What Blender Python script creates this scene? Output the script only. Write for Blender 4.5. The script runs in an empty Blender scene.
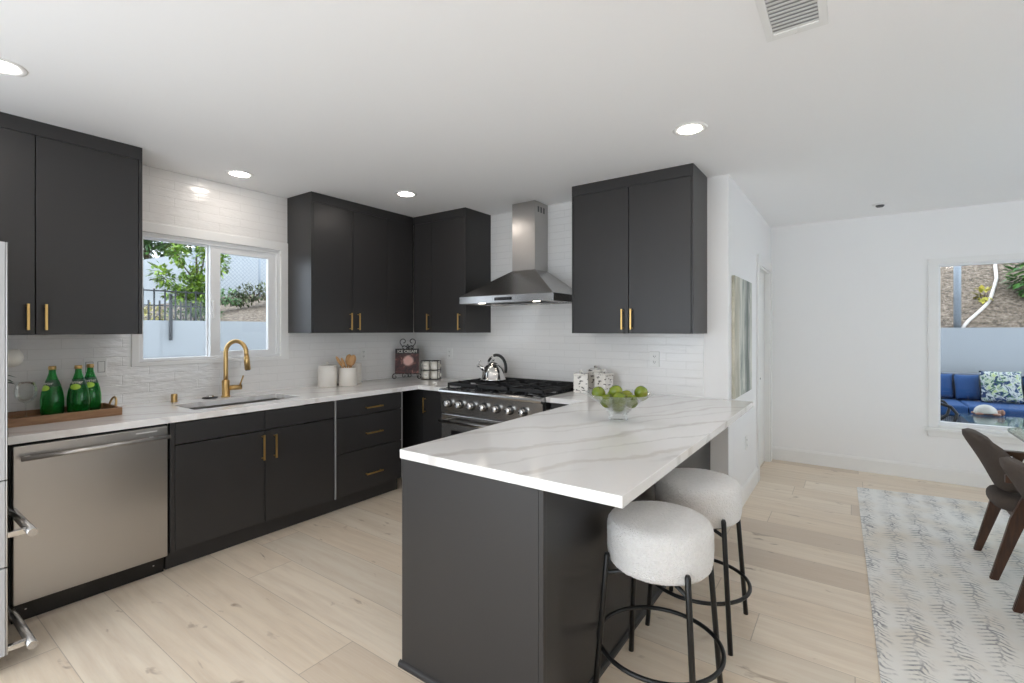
import bpy, bmesh, math, random
from mathutils import Vector, Matrix, noise
R = math.radians
PI = math.pi
random.seed(7)
scene = bpy.context.scene
COL = scene.collection

# ---------------------------------------------------------------- camera, light, exposure
CX, CY, CH, YAW, F, VY = 3.8687, -3.7218, 1.4172, 0.6169, 480.15, 330.02
cd = bpy.data.cameras.new('camera')
cam = bpy.data.objects.new('camera', cd); COL.objects.link(cam)
cam.location = (CX, CY, CH); cam.rotation_euler = (PI/2, 0, YAW)
cd.sensor_width = 36; cd.lens = 36*F/1024
cd.shift_y = -(341.5-VY)/1024
cd.clip_start = .02
scene.camera = cam
w = bpy.data.worlds.new('world'); scene.world = w; w.use_nodes = True
nt = w.node_tree; nt.nodes.clear()
bg = nt.nodes.new('ShaderNodeBackground'); wo = nt.nodes.new('ShaderNodeOutputWorld')
bg.inputs[0].default_value = (.84, .92, 1, 1); bg.inputs[1].default_value = 1.3
nt.links.new(bg.outputs[0], wo.inputs[0])
scene.view_settings.view_transform = 'Standard'
scene.view_settings.look = 'None'
scene.view_settings.gamma = 1
scene.view_settings.use_curve_mapping = False
scene.view_settings.exposure = 1.72
CAN_STRENGTH = 18
cy = scene.cycles
cy.max_bounces = 14; cy.diffuse_bounces = 12; cy.glossy_bounces = 6
cy.transmission_bounces = 12; cy.transparent_max_bounces = 16
cy.caustics_reflective = False; cy.caustics_refractive = False
cy.sample_clamp_indirect = 8

# ---------------------------------------------------------------- materials
class NT:
    def __init__(s, name):
        s.m = bpy.data.materials.new(name); s.m.use_nodes = True
        s.t = s.m.node_tree; s.b = s.t.nodes['Principled BSDF']
    def n(s, typ, props=None, **ins):
        nd = s.t.nodes.new('ShaderNode'+typ)
        for k, v in (props or {}).items(): setattr(nd, k, v)
        for k, v in ins.items():
            key = int(k[1:]) if k[0] == '_' else k.replace('_', ' ')
            s.set(nd.inputs[key], v)
        return nd
    def set(s, sock, v):
        if isinstance(v, bpy.types.NodeSocket): s.t.links.new(v, sock)
        elif isinstance(v, bpy.types.Node): s.t.links.new(v.outputs[0], sock)
        else: sock.default_value = v
    def math(s, op, a, b=0.0, c=0.0):
        return s.n('Math', {'operation': op}, _0=a, _1=b, _2=c).outputs[0]
    def mix(s, f, a, b, mode='MIX'):
        nd = s.t.nodes.new('ShaderNodeMix'); nd.data_type = 'RGBA'; nd.blend_type = mode
        s.set(nd.inputs[0], f); s.set(nd.inputs[6], a); s.set(nd.inputs[7], b)
        return nd.outputs[2]
    def ramp(s, f, stops):
        nd = s.t.nodes.new('ShaderNodeValToRGB'); e = nd.color_ramp.elements
        while len(e) < len(stops): e.new(.5)
        for i, (p, c) in enumerate(stops):
            e[i].position = p; e[i].color = c if len(c) == 4 else (*c, 1)
        s.set(nd.inputs[0], f); return nd.outputs[0]
    def bump(s, h, strength=.3, dist=.01):
        s.set(s.b.inputs['Normal'], s.n('Bump', Strength=strength, Distance=dist, Height=h))
    def noise(s, vec=None, scale=5., detail=4., rough=.5, dist=0.):
        nd = s.n('TexNoise', Scale=scale, Detail=detail, Roughness=rough, Distortion=dist)
        if vec is not None: s.set(nd.inputs['Vector'], vec)
        return nd
    def obj(s): return s.n('TexCoord').outputs['Object']
    def mapv(s, vec, scale=(1, 1, 1), rot=(0, 0, 0), loc=(0, 0, 0)):
        return s.n('Mapping', Vector=vec, Scale=scale, Rotation=rot, Location=loc).outputs[0]

def c4(c): return (*c, 1) if len(c) == 3 else c
def pm(name, color, rough=.5, metal=0., spec=None, trans=0., ior=None, emit=None, estr=0., coat=0., sheen=0., alpha=1.):
    a = NT(name); b = a.b
    b.inputs['Base Color'].default_value = c4(color)
    b.inputs['Roughness'].default_value = rough
    b.inputs['Metallic'].default_value = metal
    if spec is not None: b.inputs['Specular IOR Level'].default_value = spec
    b.inputs['Transmission Weight'].default_value = trans
    if ior: b.inputs['IOR'].default_value = ior
    if emit: b.inputs['Emission Color'].default_value = c4(emit); b.inputs['Emission Strength'].default_value = estr
    b.inputs['Coat Weight'].default_value = coat
    b.inputs['Sheen Weight'].default_value = sheen
    return a

M = {}
def m_simple(name, *a, nscale=0, nstr=.1, **k):
    t = pm(name, *a, **k)
    if nscale:
        t.bump(t.noise(t.obj(), scale=nscale, detail=3).outputs[0], nstr, .002)
    M[name] = t.m
    return t
m_simple('wall_paint', (.85, .85, .85), .6, nscale=120, nstr=.08)
m_simple('ceiling_paint', (.90, .90, .905), .7, nscale=90, nstr=.08)
m_simple('white_trim', (.82, .82, .81), .35)
m_simple('vinyl', (.80, .81, .82), .3)
m_simple('cabinet', (.026, .0245, .0245), .40, spec=.5)
m_simple('cabinet_body', (.012, .012, .012), .5)
m_simple('gap_black', (.006, .006, .006), .6)
m_simple('edge_strip', (.42, .42, .42), .4, metal=.3)
m_simple('brass', (.72, .47, .17), .28, metal=1)
m_simple('gold_brush', (.62, .42, .18), .32, metal=1)
m_simple('black_metal', (.012, .012, .012), .35, metal=.3)
m_simple('cast_iron', (.012, .012, .013), .6)
m_simple('black_gloss', (.006, .006, .007), .12)
m_simple('black_rubber', (.02, .02, .02), .5)
m_simple('chrome', (.66, .65, .64), .09, metal=1)
m_simple('plate_white', (.78, .78, .76), .3)
m_simple('plate_slot', (.05, .05, .05), .5)
m_simple('ceramic', (.76, .72, .66), .3, coat=.3)
m_simple('mug_white', (.80, .77, .70), .2, coat=.4)
m_simple('glass', (1, 1, 1), .0, trans=1, ior=1.45)
m_simple('water_tint', (.95, 1, .98), .0, trans=1, ior=1.33)
m_simple('green_glass', (.03, .62, .13), .04, trans=.9, ior=1.45)
m_simple('label_dark', (.01, .07, .03), .4)
m_simple('label_lime', (.45, .70, .08), .4)
m_simple('ink_white', (.85, .85, .82), .5)
m_simple('ink_dark', (.03, .02, .02), .5)
m_simple('petal', (.85, .83, .76), .6)
m_simple('leaf_dark', (.015, .05, .02), .4)
m_simple('smoke_grey', (.10, .10, .10), .5)
m_simple('fridge_dark', (.05, .05, .05), .4)
m_simple('fridge_paint', (.44, .44, .45), .4)
m_simple('white_plastic', (.8, .8, .8), .4)
m_simple('bolt_brass', (.7, .45, .15), .3, metal=1)
m_simple('stucco', (.33, .355, .375), .9, nscale=40, nstr=.3)
m_simple('pole_grey', (.22, .25, .28), .5, metal=.2)
m_simple('pipe_white', (.50, .46, .42), .5)
m_simple('concrete', (.28, .27, .26), .9, nscale=20, nstr=.3)
m_simple('blue_cushion', (.008, .05, .16), .85, nscale=200, nstr=.2)
m_simple('iron_fence', (.012, .015, .018), .5)
m_simple('lamp_glow', (1, 1, 1), .5, emit=(1, .91, .83), estr=CAN_STRENGTH)
m_simple('hood_glow', (1, 1, 1), .5, emit=(1, .90, .78), estr=6)
m_simple('turtle_shell', (.42, .41, .37), .5, nscale=60, nstr=.6)
m_simple('turtle_skin', (.25, .13, .09), .6, nscale=90, nstr=.5)
m_simple('apple_stem', (.06, .035, .015), .7)
m_simple('mesh_white', (.44, .44, .45), .5)

def m_steel(name, col, rough, axis):
    a = pm(name, col, rough, 1.)
    sc = {'x': (1.5, 250, 250), 'y': (250, 1.5, 250), 'z': (250, 250, 1.5)}[axis]
    nz = a.noise(a.mapv(a.obj(), sc), scale=1., detail=3)
    pass
    a.set(a.b.inputs['Roughness'], a.n('MapRange', Value=nz.outputs[0], _3=rough-.02, _4=rough+.02).outputs[0])
    a.b.inputs['Anisotropic'].default_value = .3
    M[name] = a.m
m_steel('steel', (.50, .485, .47), .30, 'y')
m_steel('steel_x', (.50, .49, .48), .26, 'x')
m_steel('steel_z', (.47, .455, .44), .30, 'z')

# clear window pane (thin): mostly see-through with a weak reflection
a = NT('pane')
tr = a.n('BsdfTransparent', Color=(.97, .985, 1, 1)); gl = a.n('BsdfGlossy', Color=(1, 1, 1, 1), Roughness=0.)
mx = a.n('MixShader', _0=.012, _1=tr, _2=gl)
a.t.links.new(mx.outputs[0], a.t.nodes['Material Output'].inputs['Surface']); M['pane'] = a.m

# planks run along X: 0.262 m wide, about 1.5 m long
a = pm('floor_planks', (.6, .5, .4), .33, spec=.5)
sep = a.n('SeparateXYZ', Vector=a.obj())
row = a.math('FLOOR', a.math('DIVIDE', sep.outputs[1], .262))
roff = a.n('TexWhiteNoise', {'noise_dimensions': '1D'}, W=row).outputs[0]
xx = a.math('ADD', a.math('DIVIDE', sep.outputs[0], 1.75), a.math('MULTIPLY', roff, 7.3))
colx = a.math('FLOOR', xx)
pid = a.n('CombineXYZ', X=row, Y=colx, Z=0.)
wn = a.n('TexWhiteNoise', {'noise_dimensions': '2D'}, Vector=pid)
tone = wn.outputs[0]
base = a.ramp(tone, [(0., (.66, .54, .42)), (.18, (.76, .635, .49)), (.55, (.83, .70, .55)), (.85, (.86, .75, .61)), (1., (.75, .66, .54))])
shift = a.n('VectorMath', {'operation': 'MULTIPLY_ADD'}, _0=wn.outputs[1], _1=(9., 9., 0.), _2=a.obj()).outputs[0]
g1 = a.noise(a.mapv(shift, (1.3, 14, 1)), scale=1.3, detail=8, rough=.62, dist=.4)
g2 = a.noise(a.mapv(shift, (2.2, 60, 1)), scale=2., detail=4, rough=.6)
c1 = a.mix(a.ramp(g1.outputs[0], [(.40, (0, 0, 0)), (.70, (.6, .6, .6))]), base, (.62, .49, .36, 1))
c2 = a.mix(a.ramp(g2.outputs[0], [(.45, (0, 0, 0)), (.8, (.4, .4, .4))]), c1, (.80, .73, .64, 1))
kn = a.noise(a.mapv(shift, (2.2, 5.5, 1)), scale=2.4, detail=3, dist=.8)
c3 = a.mix(a.ramp(kn.outputs[0], [(.665, (0, 0, 0)), (.76, (.7, .7, .7))]), c2, (.27, .17, .10, 1))
fy = a.math('FRACT', a.math('DIVIDE', sep.outputs[1], .262)); fx = a.math('FRACT', xx)
ey = a.math('GREATER_THAN', a.math('ABSOLUTE', a.math('SUBTRACT', fy, .5)), .494)
ex = a.math('GREATER_THAN', a.math('ABSOLUTE', a.math('SUBTRACT', fx, .5)), .4988)
seam = a.math('MAXIMUM', ey, ex)
c4_ = a.mix(a.math('MULTIPLY', seam, .45), c3, (.22, .15, .10, 1))
a.set(a.b.inputs['Base Color'], c4_)
a.bump(a.math('SUBTRACT', a.math('MULTIPLY', g1.outputs[0], .15), a.math('MULTIPLY', seam, .5)), .25, .002)
M['floor_planks'] = a.m

# glossy hand-made tile, thin long courses; uses position along X+Y and Z so that it works on both walls
a = pm('tile', (.80, .79, .775), .12, coat=.2)
sep = a.n('SeparateXYZ', Vector=a.obj())
uv = a.n('CombineXYZ', X=a.math('ADD', sep.outputs[0], sep.outputs[1]), Y=sep.outputs[2], Z=0.)
br = a.n('TexBrick', {'offset': .5}, Vector=uv, Scale=1., Mortar_Size=.0018, Mortar_Smooth=.3, Brick_Width=.30, Row_Height=.062,
         Color1=(0, 0, 0, 1), Color2=(1, 1, 1, 1), Mortar=(.5, .5, .5, 1), Bias=0.)
wob = a.noise(a.mapv(uv, (3, 9, 1)), scale=4., detail=2)
wob2 = a.noise(a.mapv(uv, (8, 30, 1)), scale=3., detail=2)
a.set(a.b.inputs['Base Color'], a.mix(a.math('MULTIPLY', br.outputs[1], .5), a.mix(a.math('MULTIPLY', br.outputs[0], .25), (.80, .79, .775, 1), (.74, .73, .715, 1)), (.62, .61, .59, 1)))
h = a.math('SUBTRACT', a.math('ADD', a.math('MULTIPLY', wob.outputs[0], 1.3), a.math('MULTIPLY', wob2.outputs[0], .5)), a.math('MULTIPLY', br.outputs[1], .6))
a.bump(h, .5, .004)
M['tile'] = a.m

# quartz with soft grey and tan veins
a = pm('quartz', (.84, .83, .82), .13, coat=.2)
ob = a.obj()
dist = a.noise(ob, scale=1.7, detail=5, rough=.6)
dv = a.n('VectorMath', {'operation': 'MULTIPLY_ADD'}, _0=dist.outputs[1], _1=(.30, .30, .2), _2=a.mapv(ob, (1, 1, 1), (0, 0, R(-150)))).outputs[0]
def vein(scale, lo, hi, seed):
    wv = a.n('TexWave', {'wave_type': 'BANDS', 'bands_direction': 'X', 'wave_profile': 'SIN'}, Vector=dv, Scale=scale, Distortion=2.6, Detail=4., Detail_Scale=1.3, Phase_Offset=seed)
    return a.ramp(wv.outputs[1], [(lo, (0, 0, 0)), (hi, (1, 1, 1))])
v1 = vein(.95, .94, 1., 1.3); v2 = vein(1.5, .95, 1., 4.1)
msk = a.ramp(a.noise(ob, scale=2.1, detail=2).outputs[0], [(.40, (0, 0, 0)), (.62, (1, 1, 1))])
cc = a.mix(a.math('MULTIPLY', v1, .38), (.84, .83, .82, 1), (.52, .47, .42, 1))
cc = a.mix(a.math('MULTIPLY', a.math('MULTIPLY', v2, msk), .35), cc, (.46, .44, .43, 1))
cl = a.noise(a.mapv(ob, (4.5, 1, 1), (0, 0, R(-150))), scale=1.6, detail=4)
cc = a.mix(a.ramp(cl.outputs[0], [(.5, (0, 0, 0)), (.85, (.25, .25, .25))]), cc, (.70, .68, .66, 1))
a.set(a.b.inputs['Base Color'], cc); M['quartz'] = a.m

def m_wood(name, c1, c2, scale, rough=.45, axis=0):
    a = pm(name, c1, rough)
    sc = [1., 1., 1.]; 
    for i in range(3): sc[i] = 1.2 if i == axis else 9.
    nz = a.noise(a.mapv(a.obj(), tuple(sc)), scale=scale, detail=6, rough=.6, dist=.5)
    a.set(a.b.inputs['Base Color'], a.ramp(nz.outputs[0], [(.3, c1), (.7, c2)]))
    a.bump(nz.outputs[0], .15, .002); M[name] = a.m
m_wood('tray_wood', (.20, .10, .045), (.34, .19, .095), 5., axis=1)
m_wood('utensil_wood', (.42, .22, .08), (.58, .33, .14), 8., axis=2)
m_wood('walnut', (.030, .011, .005), (.085, .034, .014), 7., .4, axis=2)

def m_fabric(name, c1, c2, scale, strength, sheen=.3):
    a = pm(name, c1, .9, sheen=sheen)
    v = a.n('TexVoronoi', Scale=scale); a.set(v.inputs['Vector'], a.obj())
    nz = a.noise(a.obj(), scale=scale*.45, detail=4)
    a.set(a.b.inputs['Base Color'], a.mix(nz.outputs[0], c4(c1), c4(c2)))
    a.bump(a.math('SUBTRACT', nz.outputs[0], v.outputs[0]), strength, .006); M[name] = a.m
m_fabric('boucle', (.82, .81, .80), (.68, .67, .655), 170., .75)
m_fabric('chair_fabric', (.062, .048, .040), (.10, .078, .066), 300., .4, 0.)

# low-pile rug: cream with worn blue-grey feathered rows that run along its length (Y)
a = pm('rug', (.7, .7, .67), .95, sheen=.2)
ob = a.obj(); sep = a.n('SeparateXYZ', Vector=ob)
warp = a.noise(ob, scale=9., detail=3)
xw = a.math('ADD', sep.outputs[0], a.math('MULTIPLY', a.math('SUBTRACT', warp.outputs[0], .5), .11))
per = a.math('DIVIDE', a.math('ADD', xw, -.03), .148)
fr = a.math('ABSOLUTE', a.math('SUBTRACT', a.math('FRACT', per), .5))        # 0 in the middle of a row
ys = a.math('ADD', a.math('DIVIDE', sep.outputs[1], .034), a.math('MULTIPLY', fr, 2.6))
tick = a.math('ABSOLUTE', a.math('SUBTRACT', a.math('FRACT', a.math('ADD', ys, a.math('MULTIPLY', warp.outputs[0], 3.0))), .5))
tk = a.ramp(tick, [(.10, (1, 1, 1)), (.24, (0, 0, 0))])
band = a.ramp(fr, [(.20, (1, 1, 1)), (.42, (0, 0, 0))])
spine = a.ramp(fr, [(.012, (1, 1, 1)), (.05, (0, 0, 0))])
brk = a.ramp(a.noise(a.mapv(ob, (1, 1.1, 1)), scale=11., detail=6, rough=.75).outputs[0], [(.40, (0, 0, 0)), (.54, (1, 1, 1))])
big = a.ramp(a.noise(ob, scale=2.3, detail=3).outputs[0], [(.35, (.45, .45, .45)), (.6, (1, 1, 1))])
pat = a.math('MULTIPLY', a.math('MULTIPLY', a.math('MAXIMUM', a.math('MULTIPLY', tk, band), a.math('MULTIPLY', spine, .8)), brk), big)
hue = a.mix(a.noise(ob, scale=1.6, detail=2).outputs[0], (.09, .115, .155, 1), (.24, .23, .24, 1))
warm = a.ramp(a.noise(ob, scale=3.1, detail=4).outputs[0], [(.45, (.86, .845, .81)), (.7, (.78, .72, .63))])
a.set(a.b.inputs['Base Color'], a.mix(a.math('MULTIPLY', pat, .85), warm, hue))
pile = a.noise(ob, scale=260., detail=2)
a.bump(a.math('SUBTRACT', pile.outputs[0], a.math('MULTIPLY', pat, .6)), .4, .004); M['rug'] = a.m

# abstract canvas: cream with vertical grey-green and umber streaks
a = pm('canvas_paint', (.7, .7, .65), .7)
st = a.noise(a.mapv(a.obj(), (1, 3.2, .8)), scale=1.9, detail=8, rough=.7, dist=1.6)
st2 = a.noise(a.mapv(a.obj(), (1, 6, 1.4), (0, 0, 0), (3, 7, 1)), scale=2.2, detail=8, rough=.75, dist=2.)
k1 = a.ramp(st.outputs[0], [(.32, (.20, .24, .22)), (.45, (.45, .48, .43)), (.56, (.66, .66, .60)), (.72, (.78, .77, .71))])
k2 = a.mix(a.ramp(st2.outputs[0], [(.58, (0, 0, 0)), (.72, (.9, .9, .9))]), k1, (.26, .24, .16, 1))
yy_ = a.n('SeparateXYZ', Vector=a.obj()).outputs[1]
dk = a.ramp(a.math('ADD', a.math('ABSOLUTE', a.math('SUBTRACT', yy_, .16)), a.math('MULTIPLY', st.outputs[0], .22)), [(.14, (1, 1, 1)), (.26, (0, 0, 0))])
k2 = a.mix(a.math('MULTIPLY', dk, .85), k2, (.10, .13, .12, 1))
bg_ = a.ramp(yy_, [(.0, (0, 0, 0)), (.02, (0, 0, 0))])
lf = a.math('LESS_THAN', a.math('ADD', yy_, a.math('MULTIPLY', st.outputs[0], .2)), -.08)
k2 = a.mix(a.math('MULTIPLY', lf, .5), k2, (.50, .45, .33, 1))
a.set(a.b.inputs['Base Color'], k2); a.bump(st2.outputs[0], .4, .004); M['canvas_paint'] = a.m

# green apples
a = pm('apple_skin', (.3, .45, .04), .25, coat=.2)
nz = a.noise(a.obj(), scale=22., detail=4); n2 = a.noise(a.obj(), scale=9., detail=2)
k = a.mix(a.ramp(n2.outputs[0], [(.35, (0, 0, 0)), (.7, (1, 1, 1))]), (.13, .20, .012, 1), (.30, .33, .03, 1))
a.set(a.b.inputs['Base Color'], a.mix(a.ramp(nz.outputs[0], [(.62, (0, 0, 0)), (.8, (.6, .6, .6))]), k, (.36, .24, .06, 1))); M['apple_skin'] = a.m

# cookbook cover: dark with a pale pink scoop and cream swirls
a = pm('book_cover', (.04, .01, .01), .55)
ob = a.obj()
bl = a.n('VectorMath', {'operation': 'DISTANCE'}, _0=a.mapv(ob, (1, 0, 1)), _1=(.012, 0, .13)).outputs['Value']
nz = a.noise(ob, scale=28., detail=4, dist=1.)
k = a.ramp(nz.outputs[0], [(.35, (.018, .008, .008)), (.6, (.10, .025, .022)), (.72, (.45, .22, .18))])
k = a.mix(a.ramp(a.math('ADD', bl, a.math('MULTIPLY', nz.outputs[0], .03)), [(.055, (1, 1, 1)), (.075, (0, 0, 0))]), k, (.72, .42, .36, 1))
zs = a.n('SeparateXYZ', Vector=ob).outputs[2]
k = a.mix(a.math('GREATER_THAN', zs, .205), k, (.012, .008, .008, 1))
a.set(a.b.inputs['Base Color'], k); M['book_cover'] = a.m

# mosaic canisters: pearl chips with dark flecks
a = pm('mosaic', (.7, .68, .63), .25, coat=.3)
v = a.n('TexVoronoi', Scale=42.); a.set(v.inputs['Vector'], a.obj())
v2 = a.n('TexVoronoi', {'feature': 'DISTANCE_TO_EDGE'}, Scale=42.); a.set(v2.inputs['Vector'], a.obj())
fl = a.ramp(a.noise(a.mapv(a.obj(), (1, 1, 2), (0, R(40), 0)), scale=26., detail=2).outputs[0], [(.58, (0, 0, 0)), (.61, (1, 1, 1))])
k = a.mix(v.outputs[1], (.74, .71, .66, 1), (.60, .57, .52, 1)); k = a.mix(.75, k, (.74, .71, .66, 1))
k = a.mix(fl, k, (.10, .09, .08, 1)); a.set(a.b.inputs['Base Color'], k); a.bump(v2.outputs[0], .4, .003); M['mosaic'] = a.m

def m_leaf(name, c1, c2):
    a = pm(name, c1, .5); g = a.n('NewGeometry'); a.set(a.b.inputs['Base Color'], a.mix(g.outputs['Random Per Island'], c4(c1), c4(c2)))
    a.b.inputs['Subsurface Weight'].default_value = 0; M[name] = a.m
m_leaf('leaf_lime', (.05, .14, .01), (.25, .36, .03))
m_leaf('leaf_mid', (.018, .06, .012), (.08, .18, .035))
m_leaf('leaf_olive', (.035, .055, .02), (.13, .15, .06))
m_leaf('leaf_broad', (.03, .12, .02), (.14, .30, .06))
m_leaf('leaf_yellow', (.30, .30, .03), (.5, .42, .08))

a = pm('hill_soil', (.3, .24, .18), .95)
n1 = a.noise(a.obj(), scale=17., detail=8, rough=.82); n2 = a.noise(a.obj(), scale=1.3, detail=4)
k = a.ramp(n1.outputs[0], [(.38, (.03, .022, .015)), (.47, (.12, .09, .065)), (.54, (.26, .20, .15)), (.66, (.46, .39, .32))])
a.set(a.b.inputs['Base Color'], a.mix(a.math('MULTIPLY', n2.outputs[0], .3), k, (.18, .14, .09, 1))); a.bump(n1.outputs[0], 1., .06); M['hill_soil'] = a.m

a = pm('wicker', (.1, .12, .15), .55)
ck = a.n('TexWave', {'wave_type': 'BANDS', 'bands_direction': 'Z'}, Scale=22., Vector=a.obj()); ck2 = a.n('TexWave', {'wave_type': 'BANDS', 'bands_direction': 'X'}, Scale=16., Vector=a.obj())
pr = a.math('MULTIPLY', ck.outputs[1], ck2.outputs[1])
a.set(a.b.inputs['Base Color'], a.mix(pr, (.03, .04, .06, 1), (.26, .30, .36, 1))); a.bump(pr, .8, .01); M['wicker'] = a.m

a = pm('leaf_print', (.7, .75, .7), .85)
ob = a.mapv(a.obj(), (1, 1, 1), (0, R(35), 0))
wv = a.noise(a.mapv(ob, (1.6, 1, 4.5)), scale=4.2, detail=2, dist=1.4)
w2 = a.noise(a.mapv(ob, (4, 1, 1.6), (0, R(60), 0), (4, 2, 1)), scale=4., detail=2, dist=1.2)
k = a.ramp(wv.outputs[0], [(.44, (.01, .03, .09)), (.49, (.06, .15, .05)), (.53, (.42, .46, .42)), (.64, (.32, .40, .16))])
k = a.mix(a.ramp(w2.outputs[0], [(.52, (0, 0, 0)), (.56, (1, 1, 1))]), k, (.44, .47, .45, 1))
k = a.mix(a.ramp(w2.outputs[0], [(.60, (0, 0, 0)), (.63, (1, 1, 1))]), k, (.01, .04, .11, 1))
a.set(a.b.inputs['Base Color'], k); M['leaf_print'] = a.m

# glass table top seen edge-on is green, face-on clear
a = NT('table_glass')
tr = a.n('BsdfTransparent', Color=(.90, .97, .94, 1)); gl = a.n('BsdfGlossy', Color=(1, 1, 1, 1), Roughness=.02)
fz = a.n('Fresnel', IOR=1.5)
mx = a.n('MixShader', _0=a.math('MULTIPLY', fz.outputs[0], .6), _1=tr, _2=gl)
a.t.links.new(mx.outputs[0], a.t.nodes['Material Output'].inputs['Surface']); M['table_glass'] = a.m
a = NT('thin_glass')
tr = a.n('BsdfTransparent', Color=(.965, .975, .97, 1)); gl = a.n('BsdfGlossy', Color=(1, 1, 1, 1), Roughness=.02)
fz = a.n('Fresnel', IOR=1.45)
mx = a.n('MixShader', _0=a.math('MULTIPLY', fz.outputs[0], .55), _1=tr, _2=gl)
a.t.links.new(mx.outputs[0], a.t.nodes['Material Output'].inputs['Surface']); M['thin_glass'] = a.m
m_simple('glass_edge', (.03, .12, .09), .1)

# ---------------------------------------------------------------- mesh helpers
WM = {}      # world matrix of every object by name
def BM(): return bmesh.new()
def box(bm, x0, x1, y0, y1, z0, z1, bev=0., seg=2):
    if x0 > x1: x0, x1 = x1, x0
    if y0 > y1: y0, y1 = y1, y0
    if z0 > z1: z0, z1 = z1, z0
    vs = [bm.verts.new((x, y, z)) for x in (x0, x1) for y in (y0, y1) for z in (z0, z1)]
    fs = [bm.faces.new([vs[i] for i in q]) for q in ((0, 1, 3, 2), (4, 6, 7, 5), (0, 4, 5, 1), (2, 3, 7, 6), (0, 2, 6, 4), (1, 5, 7, 3))]
    if bev > 0:
        es = list({e for f in fs for e in f.edges})
        r = bmesh.ops.bevel(bm, geom=es, offset=bev, segments=seg, affect='EDGES', profile=.5)
    return bm
def lathe(bm, prof, c=(0, 0, 0), seg=32, axis='z', smooth=True):
    rings = []
    for r, z in prof:
        ring = []
        if r < 1e-6:
            p = (0, 0, z); ring = [bm.verts.new(p)]
        else:
            for i in range(seg):
                t = 2*PI*i/seg; ring.append(bm.verts.new((r*math.cos(t), r*math.sin(t), z)))
        rings.append(ring)
    faces = []
    for a, b in zip(rings, rings[1:]):
        if len(a) == 1 and len(b) == 1: continue
        for i in range(seg):
            j = (i+1) % seg
            if len(a) == 1: f = bm.faces.new((a[0], b[j], b[i]))
            elif len(b) == 1: f = bm.faces.new((a[i], a[j], b[0]))
            else: f = bm.faces.new((a[i], a[j], b[j], b[i]))
            f.smooth = smooth; faces.append(f)
    vs = [v for r in rings for v in r]
    m = Matrix.Identity(4)
    if axis == 'x': m = Matrix.Rotation(PI/2, 4, 'Y')
    elif axis == '-x': m = Matrix.Rotation(-PI/2, 4, 'Y')
    elif axis == 'y': m = Matrix.Rotation(-PI/2, 4, 'X')
    elif axis == '-y': m = Matrix.Rotation(PI/2, 4, 'X')
    elif isinstance(axis, Matrix): m = axis
    m = Matrix.Translation(c) @ m
    for v in vs: v.co = m @ v.co
    return vs
def cyl(bm, r, z0, z1, c=(0, 0, 0), seg=24, axis='z', bev=.0, r2=None):
    r2 = r if r2 is None else r2
    if bev > 0: prof = [(0, z0), (r-bev, z0), (r, z0+bev), (r2, z1-bev), (r2-bev, z1), (0, z1)]
    else: prof = [(0, z0), (r, z0), (r2, z1), (0, z1)]
    vs = lathe(bm, prof, c, seg, axis, smooth=False)
    return vs
def tube(bm, pts, r, seg=10, closed=False, smooth=True, flat=None):
    pts = [Vector(p) for p in pts]; n = len(pts)
    rs = r if isinstance(r, (list, tuple)) else [r]*n
    up = None; rings = []
    for i, p in enumerate(pts):
        if closed: t = (pts[(i+1) % n]-pts[i-1]).normalized()
        else: t = (pts[min(i+1, n-1)]-pts[max(i-1, 0)]).normalized()
        if up is None:
            up = Vector((0, 0, 1)) if abs(t.z) < .95 else Vector((1, 0, 0))
        up = (up-t*up.dot(t)).normalized(); sd = t.cross(up)
        sx, sy = (1, 1) if flat is None else flat
        rings.append([bm.verts.new(p+up*math.cos(2*PI*k/seg)*rs[i]*sy+sd*math.sin(2*PI*k/seg)*rs[i]*sx) for k in range(seg)])
    m = n if closed else n-1
    for i in range(m):
        a, b = rings[i], rings[(i+1) % n]
        for k in range(seg):
            f = bm.faces.new((a[k], a[(k+1) % seg], b[(k+1) % seg], b[k])); f.smooth = smooth
    if not closed:
        bm.faces.new(rings[0]); bm.faces.new(rings[-1])
    return bm
def ring(bm, c, R_, r, seg=48, n=10, nrm='z'):
    pts = []
    for i in range(seg):
        t = 2*PI*i/seg; a, b = R_*math.cos(t), R_*math.sin(t)
        pts.append({'z': (c[0]+a, c[1]+b, c[2]), 'x': (c[0], c[1]+a, c[2]+b), 'y': (c[0]+a, c[1], c[2]+b)}[nrm])
    return tube(bm, pts, r, n, closed=True)
def prism(bm, poly, h0, h1, axis='z', bev=0.):
    def P(a, b, h): return {'z': (a, b, h), 'y': (a, h, b), 'x': (h, a, b)}[axis]
    lo = [bm.verts.new(P(a, b, h0)) for a, b in poly]; hi = [bm.verts.new(P(a, b, h1)) for a, b in poly]
    fs = [bm.faces.new(lo), bm.faces.new(hi)]
    for i in range(len(poly)):
        j = (i+1) % len(poly); fs.append(bm.faces.new((lo[i], lo[j], hi[j], hi[i])))
    if bev: bmesh.ops.bevel(bm, geom=list({e for f in fs for e in f.edges}), offset=bev, segments=2, affect='EDGES')
    return bm
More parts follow.
